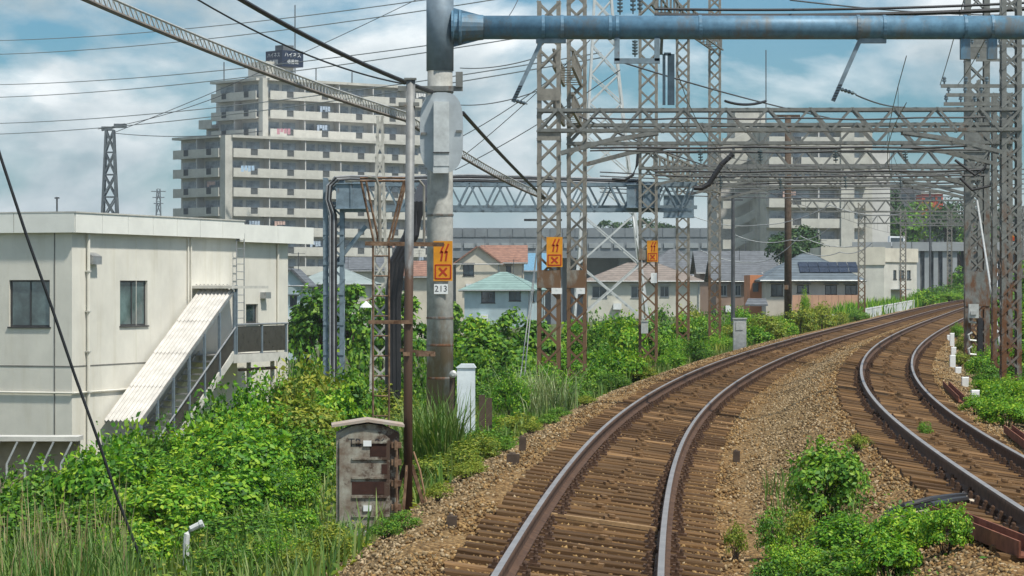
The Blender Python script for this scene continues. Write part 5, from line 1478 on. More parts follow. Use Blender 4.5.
# low right wing
w0 = p0 + dB * 15.4; block(root, [w0, w0 + dB * 2.6, w0 + dB * 2.6 + nB * 9, w0 + nB * 9], -4, Z(150, YB), apt_wall, 'side_wing')

# ---- long grey viaduct with noise barrier
YV = 500.0
vm = mat('viaduct_grey', (.20, .225, .24), .9, var=.15, scale=.3); vm2 = mat('viaduct_panel', (.30, .33, .34), .85, var=.12, scale=.5)
xa, xb = pix(250, 0, YV).x, pix(1000, 0, YV).x
root = thing('viaduct', ((xa + xb) / 2, YV, -4.2), 'long grey elevated viaduct with noise barrier behind the houses', 'viaduct')
m = MB(); m.box(xa, xb, YV, YV + 11, Z(258, YV), Z(250, YV)); m.build('deck', vm, root)
npan = 60
for k in range(npan):
    x0_ = xa + (xb - xa) * k / npan; x1_ = xa + (xb - xa) * (k + 1) / npan
    m = MB(); m.box(x0_ + .05, x1_ - .05, YV - .1, YV + .15, Z(237, YV), Z(228, YV)); m.build('barrier_panel', vm, root)
    m = MB(); m.box(x0_ + .25, x1_ - .25, YV - .2, YV + .0, Z(248, YV), Z(243, YV)); m.build('parapet_panel', vm2, root)
m = MB(); m.box(xa, xb, YV + .02, YV + .4, Z(250, YV), Z(228.5, YV)); m.build('barrier_wall', vm, root)
for k in range(11):
    x_ = xa + (xb - xa) * (k + .5) / 11; m = MB(); m.box(x_ - 1, x_ + 1, YV + 2, YV + 9, -4.2, Z(258, YV)); m.build('pier', vm, root)
m = MB(); m.box(xa, xb, YV + 9.2, YV + 10, -4.2, Z(258, YV)); m.build('retaining_wall', vm2, root)

# ---- overpass across the tracks
YO = 318.0
xa, xb = pix(852, 0, YO).x, pix(1090, 0, YO).x
root = thing('road_overpass', ((xa + xb) / 2, YO, 1.0), 'grey concrete road overpass with stained wall where the tracks disappear', 'overpass')
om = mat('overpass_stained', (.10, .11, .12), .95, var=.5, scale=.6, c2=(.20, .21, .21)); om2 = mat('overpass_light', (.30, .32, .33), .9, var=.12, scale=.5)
m = MB(); m.box(xa, xb, YO, YO + 9, Z(250, YO), Z(246, YO)); m.build('deck', om2, root)
for k in range(12):
    x0_ = xa + (xb - xa) * k / 12; x1_ = xa + (xb - xa) * (k + 1) / 12; m = MB(); m.box(x0_ + .04, x1_ - .04, YO - .2, YO + .05, Z(251, YO), Z(242, YO)); m.build('parapet_panel', om2, root)
xw = pix(957, 0, YO).x
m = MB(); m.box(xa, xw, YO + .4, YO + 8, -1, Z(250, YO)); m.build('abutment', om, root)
for px in (918, 927, 936, 945, 955):
    x_ = pix(px, 0, YO).x; m = MB(); m.box(x_ - .25, x_ + .25, YO + .1, YO + .4, -1, Z(250, YO)); m.build('buttress', om2, root)
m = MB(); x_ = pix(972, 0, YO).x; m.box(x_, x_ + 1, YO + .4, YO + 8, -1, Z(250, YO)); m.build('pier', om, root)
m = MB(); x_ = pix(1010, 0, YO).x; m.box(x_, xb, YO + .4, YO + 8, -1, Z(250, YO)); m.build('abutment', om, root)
# white van on the overpass
q = pix(897, 242, YO + 4)
root = thing('white_van', (q.x, YO + 4, Z(246, YO)), 'white van driving along the overpass', 'van')
zv0 = Z(246, YO) - .35
m = MB(); m.prism([(q.x - .95, YO + 3.2, zv0), (q.x + .95, YO + 3.2, zv0), (q.x + .95, YO + 3.2, zv0 + .8), (q.x + .75, YO + 3.2, zv0 + 1.45), (q.x - .9, YO + 3.2, zv0 + 1.5)], (0, 1.6, 0)); m.build('body', white_paint, root)
m = MB(); m.box(q.x - .8, q.x + .6, YO + 3.18, YO + 3.199, zv0 + .85, zv0 + 1.3); m.build('window', glass, root)
for sx in (-.6, .6):
    m = MB(); m.lathe((q.x + sx, YO + 3.15, zv0 - .05), [(.3, 0), (.3, .2)], 12, (0, 1, 0)); m.build('wheel', black_cable, root)

# ---- houses
def house(name, label, px0, px1, Y, eave, ridge, depth, wallm, roofm, kind='gable_x', rot=0.0, wins=(), over=.45, base=None, frame=frame_dark, side=(), gl=glass):
    """eave, ridge in pixel rows at depth Y; wins: (px0,px1,py_top,py_bot) on the front"""
    X0, X1 = (px0 - CX) / F * Y, (px1 - CX) / F * Y; W_ = X1 - X0
    zb_ = gz((X0 + X1) / 2, Y) - .3 if base is None else base
    ze, zr = Z(eave, Y), Z(ridge, Y)
    cx_ = (X0 + X1) / 2
    root = thing(name, (cx_, Y, zb_), label, 'house')
    T = Matrix.Translation((cx_, Y, 0)) @ Matrix.Rotation(rot, 4, 'Z')
    h = W_ / 2
    ops = [((a - CX) / F * Y - cx_, (b - CX) / F * Y - cx_, Z(d, Y), Z(c, Y)) for a, b, c, d in wins]
    wall_open(T, -h, h, zb_, ze, ops, .12, wallm, root)
    for o in ops: window(T, o, .12, root, frame, gl, 2, .07)
    sops = list(side)
    TR = T @ Matrix.Translation((h, 0, 0)) @ Matrix.Rotation(R(90), 4, 'Z')
    wall_open(TR, 0, depth, zb_, ze, sops, .12, wallm, root)
    for o in sops: window(TR, o, .12, root, frame, gl, 2, .07)
    TL = T @ Matrix.Translation((-h, depth, 0)) @ Matrix.Rotation(R(-90), 4, 'Z')
    wall_open(TL, 0, depth, zb_, ze, sops, .12, wallm, root)
    for o in sops: window(TL, o, .12, root, frame, gl, 2, .07)
    TB = T @ Matrix.Translation((h, depth, 0)) @ Matrix.Rotation(R(180), 4, 'Z')
    wall_open(TB, 0, W_, zb_, ze, [], .12, wallm, root)
    o_ = over; th = .16
    def slab(pts, nm='roof'):
        m = MB(T); n_ = (Vector(pts[1]) - Vector(pts[0])).cross(Vector(pts[2]) - Vector(pts[0])).normalized()
        if n_.z < 0: n_ = -n_
        m.prism([Vector(p_) + n_ * .02 for p_ in pts], n_ * th); return m.build(nm, roofm, root)
    if kind == 'gable_x':        # ridge parallel to the front
        s = (zr - ze) / (depth / 2)
        slab([(-h - o_, -o_, ze - s * o_), (h + o_, -o_, ze - s * o_), (h + o_, depth / 2, zr), (-h - o_, depth / 2, zr)])
        slab([(-h - o_, depth + o_, ze - s * o_), (-h - o_, depth / 2, zr), (h + o_, depth / 2, zr), (h + o_, depth + o_, ze - s * o_)])
        for sx in (-h, h): m = MB(T); m.prism([(sx, 0, ze), (sx, depth, ze), (sx, depth / 2, zr)], (.1 if sx < 0 else -.1, 0, 0)); m.build('gable', wallm, root)
    elif kind == 'gable_y':      # gable to the front
        s = (zr - ze) / h
        slab([(-h - o_, -o_, ze - s * o_), (0, -o_, zr), (0, depth + o_, zr), (-h - o_, depth + o_, ze - s * o_)])
        slab([(h + o_, -o_, ze - s * o_), (h + o_, depth + o_, ze - s * o_), (0, depth + o_, zr), (0, -o_, zr)])
        for y in (0, depth): m = MB(T); m.prism([(-h, y, ze), (h, y, ze), (0, y, zr)], (0, .1 if y == 0 else -.1, 0)); m.build('gable', wallm, root)
    else:                        # hip
        k = min(h, depth / 2) * .9; s = (zr - ze) / (depth / 2)
        e = ze - .25
        rl, rr = (-h + k, depth / 2, zr), (h - k, depth / 2, zr)
        slab([(-h - o_, -o_, e), (h + o_, -o_, e), rr, rl]); slab([(h + o_, -o_, e), (h + o_, depth + o_, e), rr]); slab([(h + o_, depth + o_, e), (-h - o_, depth + o_, e), rl, rr]); slab([(-h - o_, depth + o_, e), (-h - o_, -o_, e), rl])
        m = MB(T); m.tube([rl, rr], .14, 6); m.build('ridge_cap', roofm, root)
    m = MB(T); m.tube([(-h - o_, -o_ - .06, ze - .14), (h + o_, -o_ - .06, ze - .14)], .07, 6); m.build('gutter', frame_alu, root)
    m = MB(T); m.tube([(h - .15, -.08, ze - .1), (h - .15, -.08, zb_)], .045, 6); m.build('downpipe', frame_alu, root)
    for o in ops:
        m = MB(T); m.box(o[0] - .12, o[1] + .12, -.28, -.02, o[3] + .05, o[3] + .11); m.build('window_hood', frame, root)
    m = MB(T); m.tube([(h * .3, depth / 2, zr), (h * .3, depth / 2, zr + 1.3)], .03, 5); m.bar((h * .3 - .5, depth / 2, zr + 1.2), (h * .3 + .5, depth / 2, zr + 1.2), .03, .03); m.bar((h * .3 - .3, depth / 2, zr + .95), (h * .3 + .3, depth / 2, zr + .95), .03, .03); m.build('aerial', wire_grey, root)
    m = MB(T); m.box(-h * .55, -h * .55 + .8, -.4, -.05, ze - 2.9, ze - 2.3); m.build('air_conditioner', white_paint, root)
    return root, T
def hm(n, c, v=.12, s=.6): return mat(n, c, .85, var=v, scale=s)
cream = hm('cream', (.58, .53, .43)); cream2 = hm('cream2', (.56, .54, .46)); ltblue = hm('ltblue', (.42, .52, .55)); terra = mat('terra', (.28, .15, .105), .85, var=.25, scale=2)
greenroof = mat('greenroof', (.22, .33, .30), .7, var=.15, scale=1); greyroof = mat('greyroof', (.13, .14, .15), .7, var=.25, scale=1.5); brownroof = mat('brownroof', (.24, .20, .17), .8, var=.2, scale=1.5)
blueroof = mat('blueroof', (.12, .15, .17), .65, var=.2, scale=1.2); peach = hm('peach', (.52, .30, .20)); brownw = hm('brownw', (.24, .17, .13)); orange_w = hm('orange_w', (.55, .22, .10))
for _m in (terra, greenroof, greyroof, brownroof, blueroof):          # courses of tiles
    _nt = _m.node_tree; _p = _nt.nodes['Principled BSDF']; _b = _p.inputs['Base Color'].links[0].from_socket
    _t = _nt.nodes.new('ShaderNodeTexCoord'); _w = _nt.nodes.new('ShaderNodeTexWave'); _w.bands_direction = 'Z'; _w.inputs['Scale'].default_value = 1.5; _w.inputs['Distortion'].default_value = 0.4; _w.inputs['Detail Scale'].default_value = 3
    _nt.links.new(_t.outputs['Object'], _w.inputs['Vector'])
    _r = _nt.nodes.new('ShaderNodeValToRGB'); _r.color_ramp.elements[0].color = (.68, .68, .68, 1); _r.color_ramp.elements[0].position = .1; _r.color_ramp.elements[1].position = .5
    _nt.links.new(_w.outputs[0], _r.inputs[0])
    _xm = _nt.nodes.new('ShaderNodeMix'); _xm.data_type = 'RGBA'; _xm.blend_type = 'MULTIPLY'; _xm.inputs[0].default_value = 1
    _nt.links.new(_b, _xm.inputs[6]); _nt.links.new(_r.outputs[0], _xm.inputs[7]); _nt.links.new(_xm.outputs[2], _p.inputs['Base Color'])
house('gabled_house', 'cream house with terracotta tiled gable behind the light blue house', 456, 500, 322, 263, 247, 8, cream, terra, 'gable_y', wins=((463, 474, 264, 276),), over=.35)
house('gabled_house', 'cream house with orange-brown roof next to the cream gabled house', 484, 524, 332, 262, 246, 9, cream, terra, 'gable_x', wins=((487, 493, 262, 271), (506, 511, 266, 274)))
house('blue_roof_house', 'house with blue roof peeking out behind the light blue house', 512, 545, 345, 270, 254, 9, ltblue, mat('roof_blue2', (.13, .27, .38), .6), 'gable_x')
house('green_roof_house', 'light blue house with pale green hipped roof', 464, 531, 262, 289, 273.5, 8, ltblue, greenroof, 'hip', wins=((481, 495, 291, 303), (509, 521, 291, 301)), side=((1.2, 2.6, Z(302, 262), Z(292, 262)),), rot=R(-8))
house('wide_cream_house', 'wide cream house with grey-brown roof behind the white pylon', 588, 700, 285, 280, 264, 9, cream2, brownroof, 'hip', wins=((592, 607, 286, 298), (631, 644, 286, 298), (660, 669, 286, 297)), frame=frame_alu)
house('grey_roof_house', 'house with wide dark grey tiled roof left of the peach house', 640, 712, 330, 275, 250, 10, cream2, greyroof, 'hip')
house('brown_house', 'brown walled house with dark roof right of the tall lattice posts', 716, 758, 262, 280, 262, 9, brownw, greyroof, 'gable_x', wins=((720, 727, 285, 296), (735, 741, 285, 296)), frame=frame_alu)
house('grey_roof_house', 'house with black-grey roof between the brown house and the apartment block', 700, 776, 312, 272, 252, 10, brownw, greyroof, 'gable_x')
root, T = house('peach_house', 'peach and cream house with solar panels on a blue-grey roof', 766, 859, 228, 279, 255, 9, hm('cream3', (.52, .47, .40)), blueroof, 'hip', wins=((771, 783, 284, 296), (797, 809, 285, 293), (825, 837, 285, 295), (845, 857, 285, 295)), over=.5)
ze_, zr_2 = Z(279, 228) - .25, Z(255, 228); h_ = (859 - 766) / F * 228 / 2
sol = mat('solar', (.02, .028, .045), .2, var=.3, scale=2, spec=.7)
for r_ in range(2):
    for k in range(6):
        f0, f1 = .24 + r_ * .2, .42 + r_ * .2
        x0_ = -.9 + k * .78 - r_ * .0; x1_ = x0_ + .74
        def rp_(x, f): return Vector((x, -.5 + 5.0 * f, ze_ + (zr_2 - ze_) * f + .24))
        m = MB(T); m.prism([rp_(x0_, f0), rp_(x1_, f0), rp_(x1_, f1), rp_(x0_, f1)], (0, -.03, .05)); m.build('solar_panel', sol, root)
xq0, xq1 = (793 - CX) / F * 226, (859 - CX) / F * 226
for k in range(10):
    a_ = xq0 + (xq1 - xq0) * k / 10; m = MB(); m.box(a_ + .01, a_ + (xq1 - xq0) / 10 - .01, 226.6, 226.75, gz(xq0, 226) - .2, Z(295, 226)); m.build('balcony_board', peach, root)
m = MB(); m.box((750 - CX) / F * 232, (766 - CX) / F * 232, 232, 238, gz(22, 230) - .3, Z(275, 232)); m.build('orange_annex', orange_w, root)
m = MB(); A = pix(754, 288, 231.95); m.box(A.x - .1, A.x + .35, 231.9, 231.99, A.z - .3, A.z + .4); m.build('window', glass, root)
m = MB(); A = pix(745, 306, 224); B = pix(768, 300, 224); m.prism([A, Vector((B.x, 224, A.z)), Vector((B.x, 226, B.z)), Vector((A.x + .4, 226, B.z))], (0, 0, .12)); m.build('porch_roof', greyroof, root)
house('teal_house', 'pale blue house with grey gable right of the white building', 276, 304, 205, 284, 270, 8, ltblue, greyroof, 'gable_y', wins=((290, 297, 296, 306),), over=.3)
house('flat_grey_house', 'house with wide pale grey-green roof behind the blue-grey post', 296, 372, 300, 283, 268, 10, cream2, mat('roof_greygreen', (.26, .31, .30), .7, var=.12, scale=1), 'hip', wins=((312, 322, 288, 298), (345, 355, 288, 298)))
house('row_house', 'small house with terracotta roof glimpsed right of the ladder', 395, 430, 300, 276, 262, 9, cream, terra, 'gable_x', wins=((402, 410, 280, 290),))
house('grey_roof_house', 'low grey-roofed house seen left of the ladder below the tower', 330, 400, 350, 270, 258, 10, cream2, greyroof, 'gable_x')
# white flat building by the fence
Yh = 250.0
root = thing('flat_white_building', (pix(866, 0, Yh).x, Yh, gz(pix(866, 0, Yh).x, Yh)), 'flat-roofed white building beside the white roadside fence', 'building')
fw_ = hm('offwhite', (.55, .54, .48)); gzb = -.5
Tq = Matrix.Translation((pix(884, 0, Yh).x, Yh, 0))
wl_ = pix(822, 0, Yh).x - pix(884, 0, Yh).x
wall_open(Tq, wl_, 0, gzb, Z(265, Yh), [], .1, fw_, root)
ang = R(55); Tr = Tq @ Matrix.Rotation(ang, 4, 'Z'); Lr = (pix(915, 0, Yh + 6).x - pix(884, 0, Yh).x) / math.cos(ang)
wo = [(Lr * f0, Lr * f1, Z(279, Yh), Z(270, Yh)) for f0, f1 in ((.28, .38), (.46, .62), (.70, .82))]
wall_open(Tr, 0, Lr, gzb, Z(262, Yh), wo, .12, fw_, root)
for o in wo: window(Tr, o, .12, root, frame_dark, glass, 1)
m = MB(Tq); m.box(wl_ - .1, .1, -.12, 9, Z(265, Yh) + .01, Z(247, Yh)); m.build('parapet', hm('beige_par', (.56, .53, .44)), root)
m = MB(Tr); m.box(-.05, Lr + .1, -.12, 6, Z(262, Yh) + .01, Z(248, Yh)); m.build('parapet', hm('beige_par', (.56, .53, .44)), root)
m = MB(Tr); m.box(Lr, Lr + .05, 0, 6, gzb, Z(262, Yh)); m.build('wall', fw_, root)
m = MB(Tr); m.box(Lr * .2, Lr * .55, -.9, -.02, Z(290, Yh), Z(289, Yh)); m.build('canopy', frame_alu, root)
m = MB(Tq); A = pix(832, 298, Yh); m.box(wl_ + .6, wl_ + 1.6, -.03, -.005, gzb, Z(296, Yh)); m.build('door', frame_dark, root)
# white fence
fpts = []
root = None
for (x0, y0, x1, y1, Ya, Yb_, lab) in ((866, 316, 914, 303, 190, 235, 'long white barred fence along the track by the white building'), (826, 323, 842, 319, 172, 180, 'short white fence panel right of the peach house')):
    A = pix(x0, y0, Ya); B = pix(x1, y1, Yb_); A.z = gz(A.x, A.y); B.z = gz(B.x, B.y)
    root = thing('white_fence', (A + B) / 2, lab, 'fence')
    n_ = 12 if x1 - x0 > 30 else 3
    hA = 13 / F * Ya; hB = 11 / F * Yb_
    for k in range(n_ + 1):
        q = A.lerp(B, k / n_); hh = hA + (hB - hA) * k / n_; m = MB(); m.box(q.x - .04, q.x + .04, q.y - .04, q.y + .04, q.z - .2, q.z + hh); m.build('post', white_paint, root)
    for f_ in (.15, .95):
        m = MB(); m.bar(A + Vector((0, 0, hA * f_)), B + Vector((0, 0, hB * f_)), .05, .07); m.build('rail', white_paint, root)
    nb_ = n_ * 6
    for k in range(nb_):
        q = A.lerp(B, (k + .5) / nb_); hh = hA + (hB - hA) * k / nb_; m = MB(); m.box(q.x - .02, q.x + .02, q.y - .02, q.y + .02, q.z + hh * .15, q.z + hh * .95); m.build('bar', white_paint, root)
# distant blocks behind the overpass
m = MB(); A = pix(880, 240, 560); B = pix(925, 186, 560); m.box(A.x, B.x, 560, 575, -4, B.z)
root = thing('far_block', (A.x, 560, -4), 'dark grey distant housing block behind the overpass', 'building'); m.build('wall', hm('farblock', (.14, .145, .15), .3, .3), root)
for i in range(4):
    for k in range(5):
        x_ = A.x + 1 + k * 1.6; z_ = B.z - 1.8 - i * 2.4; m = MB(); m.box(x_, x_ + .9, 559.9, 560, z_ - .9, z_ + .2); m.build('window', glass, root)
m = MB(); A = pix(922, 230, 540); B = pix(943, 194, 540); m.box(A.x, B.x, 540, 548, -4, B.z)
root = thing('far_red_building', (A.x, 540, -4), 'distant orange-red building among the trees behind the overpass', 'building'); m.build('wall', hm('redblock', (.50, .09, .05), .15, .5), root)
m = MB(); m.box(A.x - .2, B.x + .2, 539.8, 548.2, B.z, B.z + .4); m.build('roof_edge', apt_par, root)
for k in range(3):
    x_ = A.x + .6 + k * 1.15; m = MB(); m.box(x_, x_ + .7, 539.93, 540, B.z - 1.4, B.z - .6); m.build('window', glass, root)

# ================================================================== VEGETATION
def leaves(P_, Nrm, size, g, ratio=.55):
    """one folded two-triangle leaf per point; returns verts, tris"""
    n = len(P_)
    Nrm = Nrm / (np.linalg.norm(Nrm, axis=1, keepdims=True) + 1e-9)
    t = g.normal(size=(n, 3)); t[:, 2] -= .35
    t -= Nrm * (t * Nrm).sum(1, keepdims=True); t /= np.linalg.norm(t, axis=1, keepdims=True) + 1e-9
    b = np.cross(Nrm, t); s = (size * g.uniform(.4, 1.4, n))[:, None]
    base = P_; tip = P_ + t * s - Nrm * s * .15; mid = P_ + t * s * .45 + Nrm * s * .12
    l = mid + b * s * ratio * .5 - Nrm * s * .14; r = mid - b * s * ratio * .5 - Nrm * s * .14
    V = np.stack([base, l, tip, r], 1).reshape(-1, 3); i = np.arange(n) * 4
    F_ = np.concatenate([np.stack([i, i + 1, i + 2], 1), np.stack([i, i + 2, i + 3], 1)])
    return V, F_

def crown_points(g, R3, n, clumps, cr, flat=.0, bottom=-.55):
    """leaf points gathered on clumps that fill an ellipsoid"""
    c = []
    while len(c) < clumps:
        q = g.normal(size=3); q /= np.linalg.norm(q)
        if q[2] < bottom: continue
        c.append(q * g.uniform(.45, 1.0) ** .6)
    c = np.array(c) * (np.array(R3) - cr * .5)
    k = g.integers(0, clumps, n); crs = g.uniform(.6, 1.25, clumps) * cr
    d = g.normal(size=(n, 3)); d /= np.linalg.norm(d, axis=1, keepdims=True)
    d[:, 2] = np.where(d[:, 2] < -.3, -d[:, 2] * .6, d[:, 2])
    rr = g.uniform(.55, 1.05, n) ** .5
    P_ = c[k] + d * (crs[k] * rr)[:, None]
    out = c[k] / (np.linalg.norm(c[k], axis=1, keepdims=True) + .3)
    Nn = d * 1.0 + out * .5 + np.array([0, 0, .30]) + g.normal(0, .42, (n, 3))
    return P_, Nn, c

def shrub_mesh(seed, R3, n, clumps, cr, size, leafm, shoots=0):
    g = np.random.default_rng(seed)
    P_, Nn, c = crown_points(g, R3, n, clumps, cr)
    P_[:, 2] += R3[2] * .75
    if shoots:      # upright leafy shoots that break the outline
        q = []; nn_ = []
        for _ in range(shoots):
            a = g.uniform(0, 6.28); rr = g.uniform(.1, .85); b0 = np.array([math.cos(a) * rr * R3[0], math.sin(a) * rr * R3[1], R3[2] * (.75 + math.sqrt(max(0, 1 - rr * rr)) * .8)])
            d = np.array([g.normal(0, .3), g.normal(0, .3), 1.0]); Lk = g.uniform(.2, .5) * R3[2]
            for f in np.linspace(0, 1, 16): q.append(b0 + d * Lk * f + g.normal(0, size * .35, 3)); nn_.append(g.normal(0, .6, 3) + [0, 0, .7])
        P_ = np.concatenate([P_, q]); Nn = np.concatenate([Nn, nn_])
    P_ = P_[P_[:, 2] > -.05]; Nn = Nn[:len(P_)]
    V, F_ = leaves(P_, Nn, size, g)
    fol = mesh_np('foliage', V, F_, leafm)
    m = MB()
    for i in range(min(14, len(c))):
        q = c[i] + np.array([0, 0, R3[2] * .75]); mid = (q[0] * .4, q[1] * .4, q[2] * .55)
        m.tube([(q[0] * .08, q[1] * .08, -.25), mid, tuple(q)], .022 * max(1, R3[2]), 5, r1=.006)
    st = bpy.data.meshes.new('stems'); st.from_pydata(m.v, [], m.f); st.materials.append(bark); st.update()
    return fol, st

BR, MI, YE, DA = LEAF['bright'], LEAF['mid'], LEAF['yellow'], LEAF['dark']
SH = {}
for i, (n_, cl_, cr_, sz_) in enumerate(((6400, 28, .36, .095), (4600, 24, .38, .125), (8200, 32, .32, .072), (5600, 26, .36, .105))):
    SH['near%d' % i] = shrub_mesh(100 + i, (.95, .85, .80), n_, cl_, cr_, sz_, BR, 22)
for i in range(2): SH['neardark%d' % i] = shrub_mesh(140 + i, (.9, .8, .8), 4200, 32, .34, .10, MI, 10)
for i in range(2): SH['mid%d' % i] = shrub_mesh(120 + i, (1.0, .9, .85), 3400, 34, .36, .115, MI, 14)
for i in range(2): SH['yel%d' % i] = shrub_mesh(160 + i, (.95, .9, .85), 3200, 34, .35, .11, YE, 14)
SH['small0'] = shrub_mesh(180, (.5, .45, .42), 1900, 24, .18, .06, MI, 10)
SH['small1'] = shrub_mesh(181, (.5, .45, .42), 1800, 24, .18, .06, YE, 8)
def shrub(key, X, Y, s=1.0, sz=None, label='', group=None, z=None, name='shrub', cat='shrub'):
    z = gz(X, Y) if z is None else z
    root = thing(name, (X, Y, z), label, cat, group)
    root.rotation_euler = (0, 0, rnd.uniform(0, 6.28)); root.scale = (s, s, sz or s)
    for nm, me_ in zip(('foliage', 'stems'), SH[key]):
        o = bpy.data.objects.new(nm, me_); col.objects.link(o); o.parent = root
        if nm == 'foliage': o['kind'] = 'stuff'
    return root
LOOK = dict(near0='bright green', near1='large-leaved bright green', near2='fine-leaved bright green', near3='loose bright green', neardark0='dark green', neardark1='rounded dark green', mid0='deep green', mid1='bushy deep green', yel0='yellow-green', yel1='loose yellow-green', small0='small green', small1='small yellow-green')
def shrub_px(key, px, ytop, Y, wpx, label, group=None, **kw):
    """shrub at depth Y whose crown top reaches pixel row ytop"""
    X = (px - CX) / F * Y; g_ = gz(X, Y); H = Z(ytop, Y) - g_
    if group: label = label.replace('SHRUB', LOOK[key] + ' shrub')
    base_h = 1.55 if key[:5] != 'small' else .8
    shrub(key, X, Y, wpx / F * Y / (2.0 if key[:5] != 'small' else 1.05), max(.25, H / base_h), label, group, **kw)

rows = (
 ('SHRUB growing at the foot of the covered stair', 'shrubs below the covered stair', ((85, 440, 56, 70), (120, 424, 56, 85), (165, 404, 56, 95), (215, 392, 57, 100), (262, 378, 57, 100), (90, 440, 47, 100), (150, 416, 46, 115), (205, 402, 46, 115))),
 ('SHRUB on the bank before the slim pale lattice mast', 'shrubs before the pale lattice mast', ((305, 368, 57, 95), (345, 372, 58, 90), (385, 382, 60, 80), (255, 396, 46, 105), (300, 390, 46, 100), (335, 390, 47, 80))),
 ('SHRUB on the bank below the low tan wall', 'shrubs below the tan wall', ((-90, 462, 47, 110), (-180, 466, 46, 120), (-90, 480, 36, 120), (-190, 490, 34, 120), (40, 460, 38, 120), (110, 446, 38, 130), (-15, 466, 38, 110), (20, 495, 32, 130))),
 ('SHRUB left of the rusty cabinet', 'shrubs left of the rusty cabinet', ((180, 436, 38, 130), (245, 426, 38, 125), (300, 424, 39, 100), (235, 458, 32.5, 120), (288, 458, 33, 80))),
 ('SHRUB crowding around the bent pale pipe', 'shrubs around the bent pipe', ((90, 490, 31, 130), (165, 476, 30.5, 140), (130, 530, 27.8, 110), (245, 505, 29, 110), (295, 505, 29.5, 80), (60, 538, 27.5, 120), (225, 548, 25.8, 90), (285, 545, 26, 80))))
i = 0
for lab_, grp_, lst in rows:
    for (px, yt, Y, w_) in lst:
        key = 'near%d' % (i % 4) if i % 3 else ('neardark0', 'mid0', 'neardark1')[i // 3 % 3]; i += 1; yt += (-9, 7, 0, 10, -5)[i % 5]
        if 'lattice mast' in lab_ and i % 2: key = 'yel%d' % (i // 2 % 2)
        shrub_px(key, px, yt, Y, w_, lab_, grp_)
# thick growth on the low ground behind
for j, (px, yt, Y, w_) in enumerate(((300, 350, 96, 60), (330, 340, 98, 60), (360, 345, 96, 60), (395, 350, 92, 60), (425, 345, 92, 60), (455, 350, 88, 60), (485, 352, 86, 60), (515, 358, 80, 60), (545, 352, 84, 60), (580, 348, 84, 60), (310, 372, 78, 70), (350, 370, 78, 70), (400, 378, 76, 60), (440, 380, 72, 60), (480, 385, 66, 60), (510, 392, 60, 50))):
    shrub_px(('mid0', 'near1', 'mid1', 'neardark0')[j % 4], px, yt, Y, w_, 'SHRUB on the low ground behind ladder and concrete mast', 'shrubs on the low ground')
for (px, yt, Y, w_) in ((318, 545, 25.5, 70), (345, 520, 28.4, 30)):
    shrub_px('small0', px, yt, Y, w_, 'small low shrub at the foot of the rusty cabinet', 'low shrubs by the cabinet')
# right of the cabinet, along the ballast edge
edge = (('yel0', 440, 470, 36, 80), ('mid0', 490, 452, 40, 60), ('yel1', 462, 482, 36, 60), ('mid1', 475, 440, 44, 60), ('yel0', 520, 425, 47, 60), ('near1', 500, 415, 48, 60), ('small1', 470, 490, 34, 40), ('small0', 548, 428, 46, 30))
edge += (('small0', 405, 545, 26.3, 40), ('small1', 440, 512, 30, 34), ('yel0', 300, 566, 24.5, 60), ('small1', 465, 490, 33.5, 34), ('small1', 350, 548, 26.5, 60), ('small0', 385, 556, 26, 40), ('yel1', 330, 560, 25, 60), ('small1', 420, 500, 32, 40), ('small0', 505, 470, 39, 26), ('small1', 530, 448, 44, 30), ('small0', 560, 420, 49, 30), ('small1', 585, 404, 54, 30), ('yel0', 480, 470, 38, 50))
for k, px, yt, Y, w_ in edge: shrub_px(k, px, yt, Y, w_, 'SHRUB along the ballast edge right of the concrete mast', 'shrubs along the ballast edge')
mid = (('near0', 545, 362, 57, 66), ('near2', 512, 368, 54, 50), ('mid1', 575, 382, 58, 46), ('near3', 608, 345, 70, 60), ('mid0', 590, 365, 66, 50), ('near1', 625, 350, 70, 50), ('mid1', 612, 372, 65, 40), ('yel1', 640, 365, 70, 40),
       ('near2', 668, 330, 86, 50), ('mid0', 690, 338, 88, 44), ('near0', 672, 350, 82, 36), ('near3', 615, 312, 95, 70), ('mid0', 590, 325, 90, 50))
for k, px, yt, Y, w_ in mid: shrub_px(k, px, yt, Y, w_, 'SHRUB growing around the rusty lattice posts', 'shrubs around the lattice posts')
far = (('yel0', 735, 322, 112, 44), ('yel1', 765, 315, 120, 50), ('near1', 755, 325, 110, 40), ('yel0', 800, 306, 140, 44), ('yel1', 822, 304, 150, 36), ('near3', 780, 316, 132, 40), ('yel1', 840, 312, 158, 24), ('near2', 720, 332, 104, 36), ('mid1', 706, 318, 110, 40), ('near0', 745, 312, 130, 50), ('near2', 805, 286, 150, 14), ('mid1', 858, 309, 176, 26), ('near2', 700, 338, 98, 34))
for k, px, yt, Y, w_ in far: shrub_px(k, px, yt, Y, w_, 'SHRUB in the weeds before the peach house', 'shrubs before the peach house')
for k, px, yt, Y, w_ in (('near1', 925, 288, 245, 30), ('mid0', 945, 284, 270, 34), ('near2', 910, 293, 240, 24), ('mid1', 962, 285, 285, 30), ('near0', 895, 299, 232, 20), ('near0', 950, 292, 255, 30)):
    shrub_px(k, px, yt, Y, w_, 'SHRUB on the verge below the stained overpass wall', 'shrubs below the overpass')
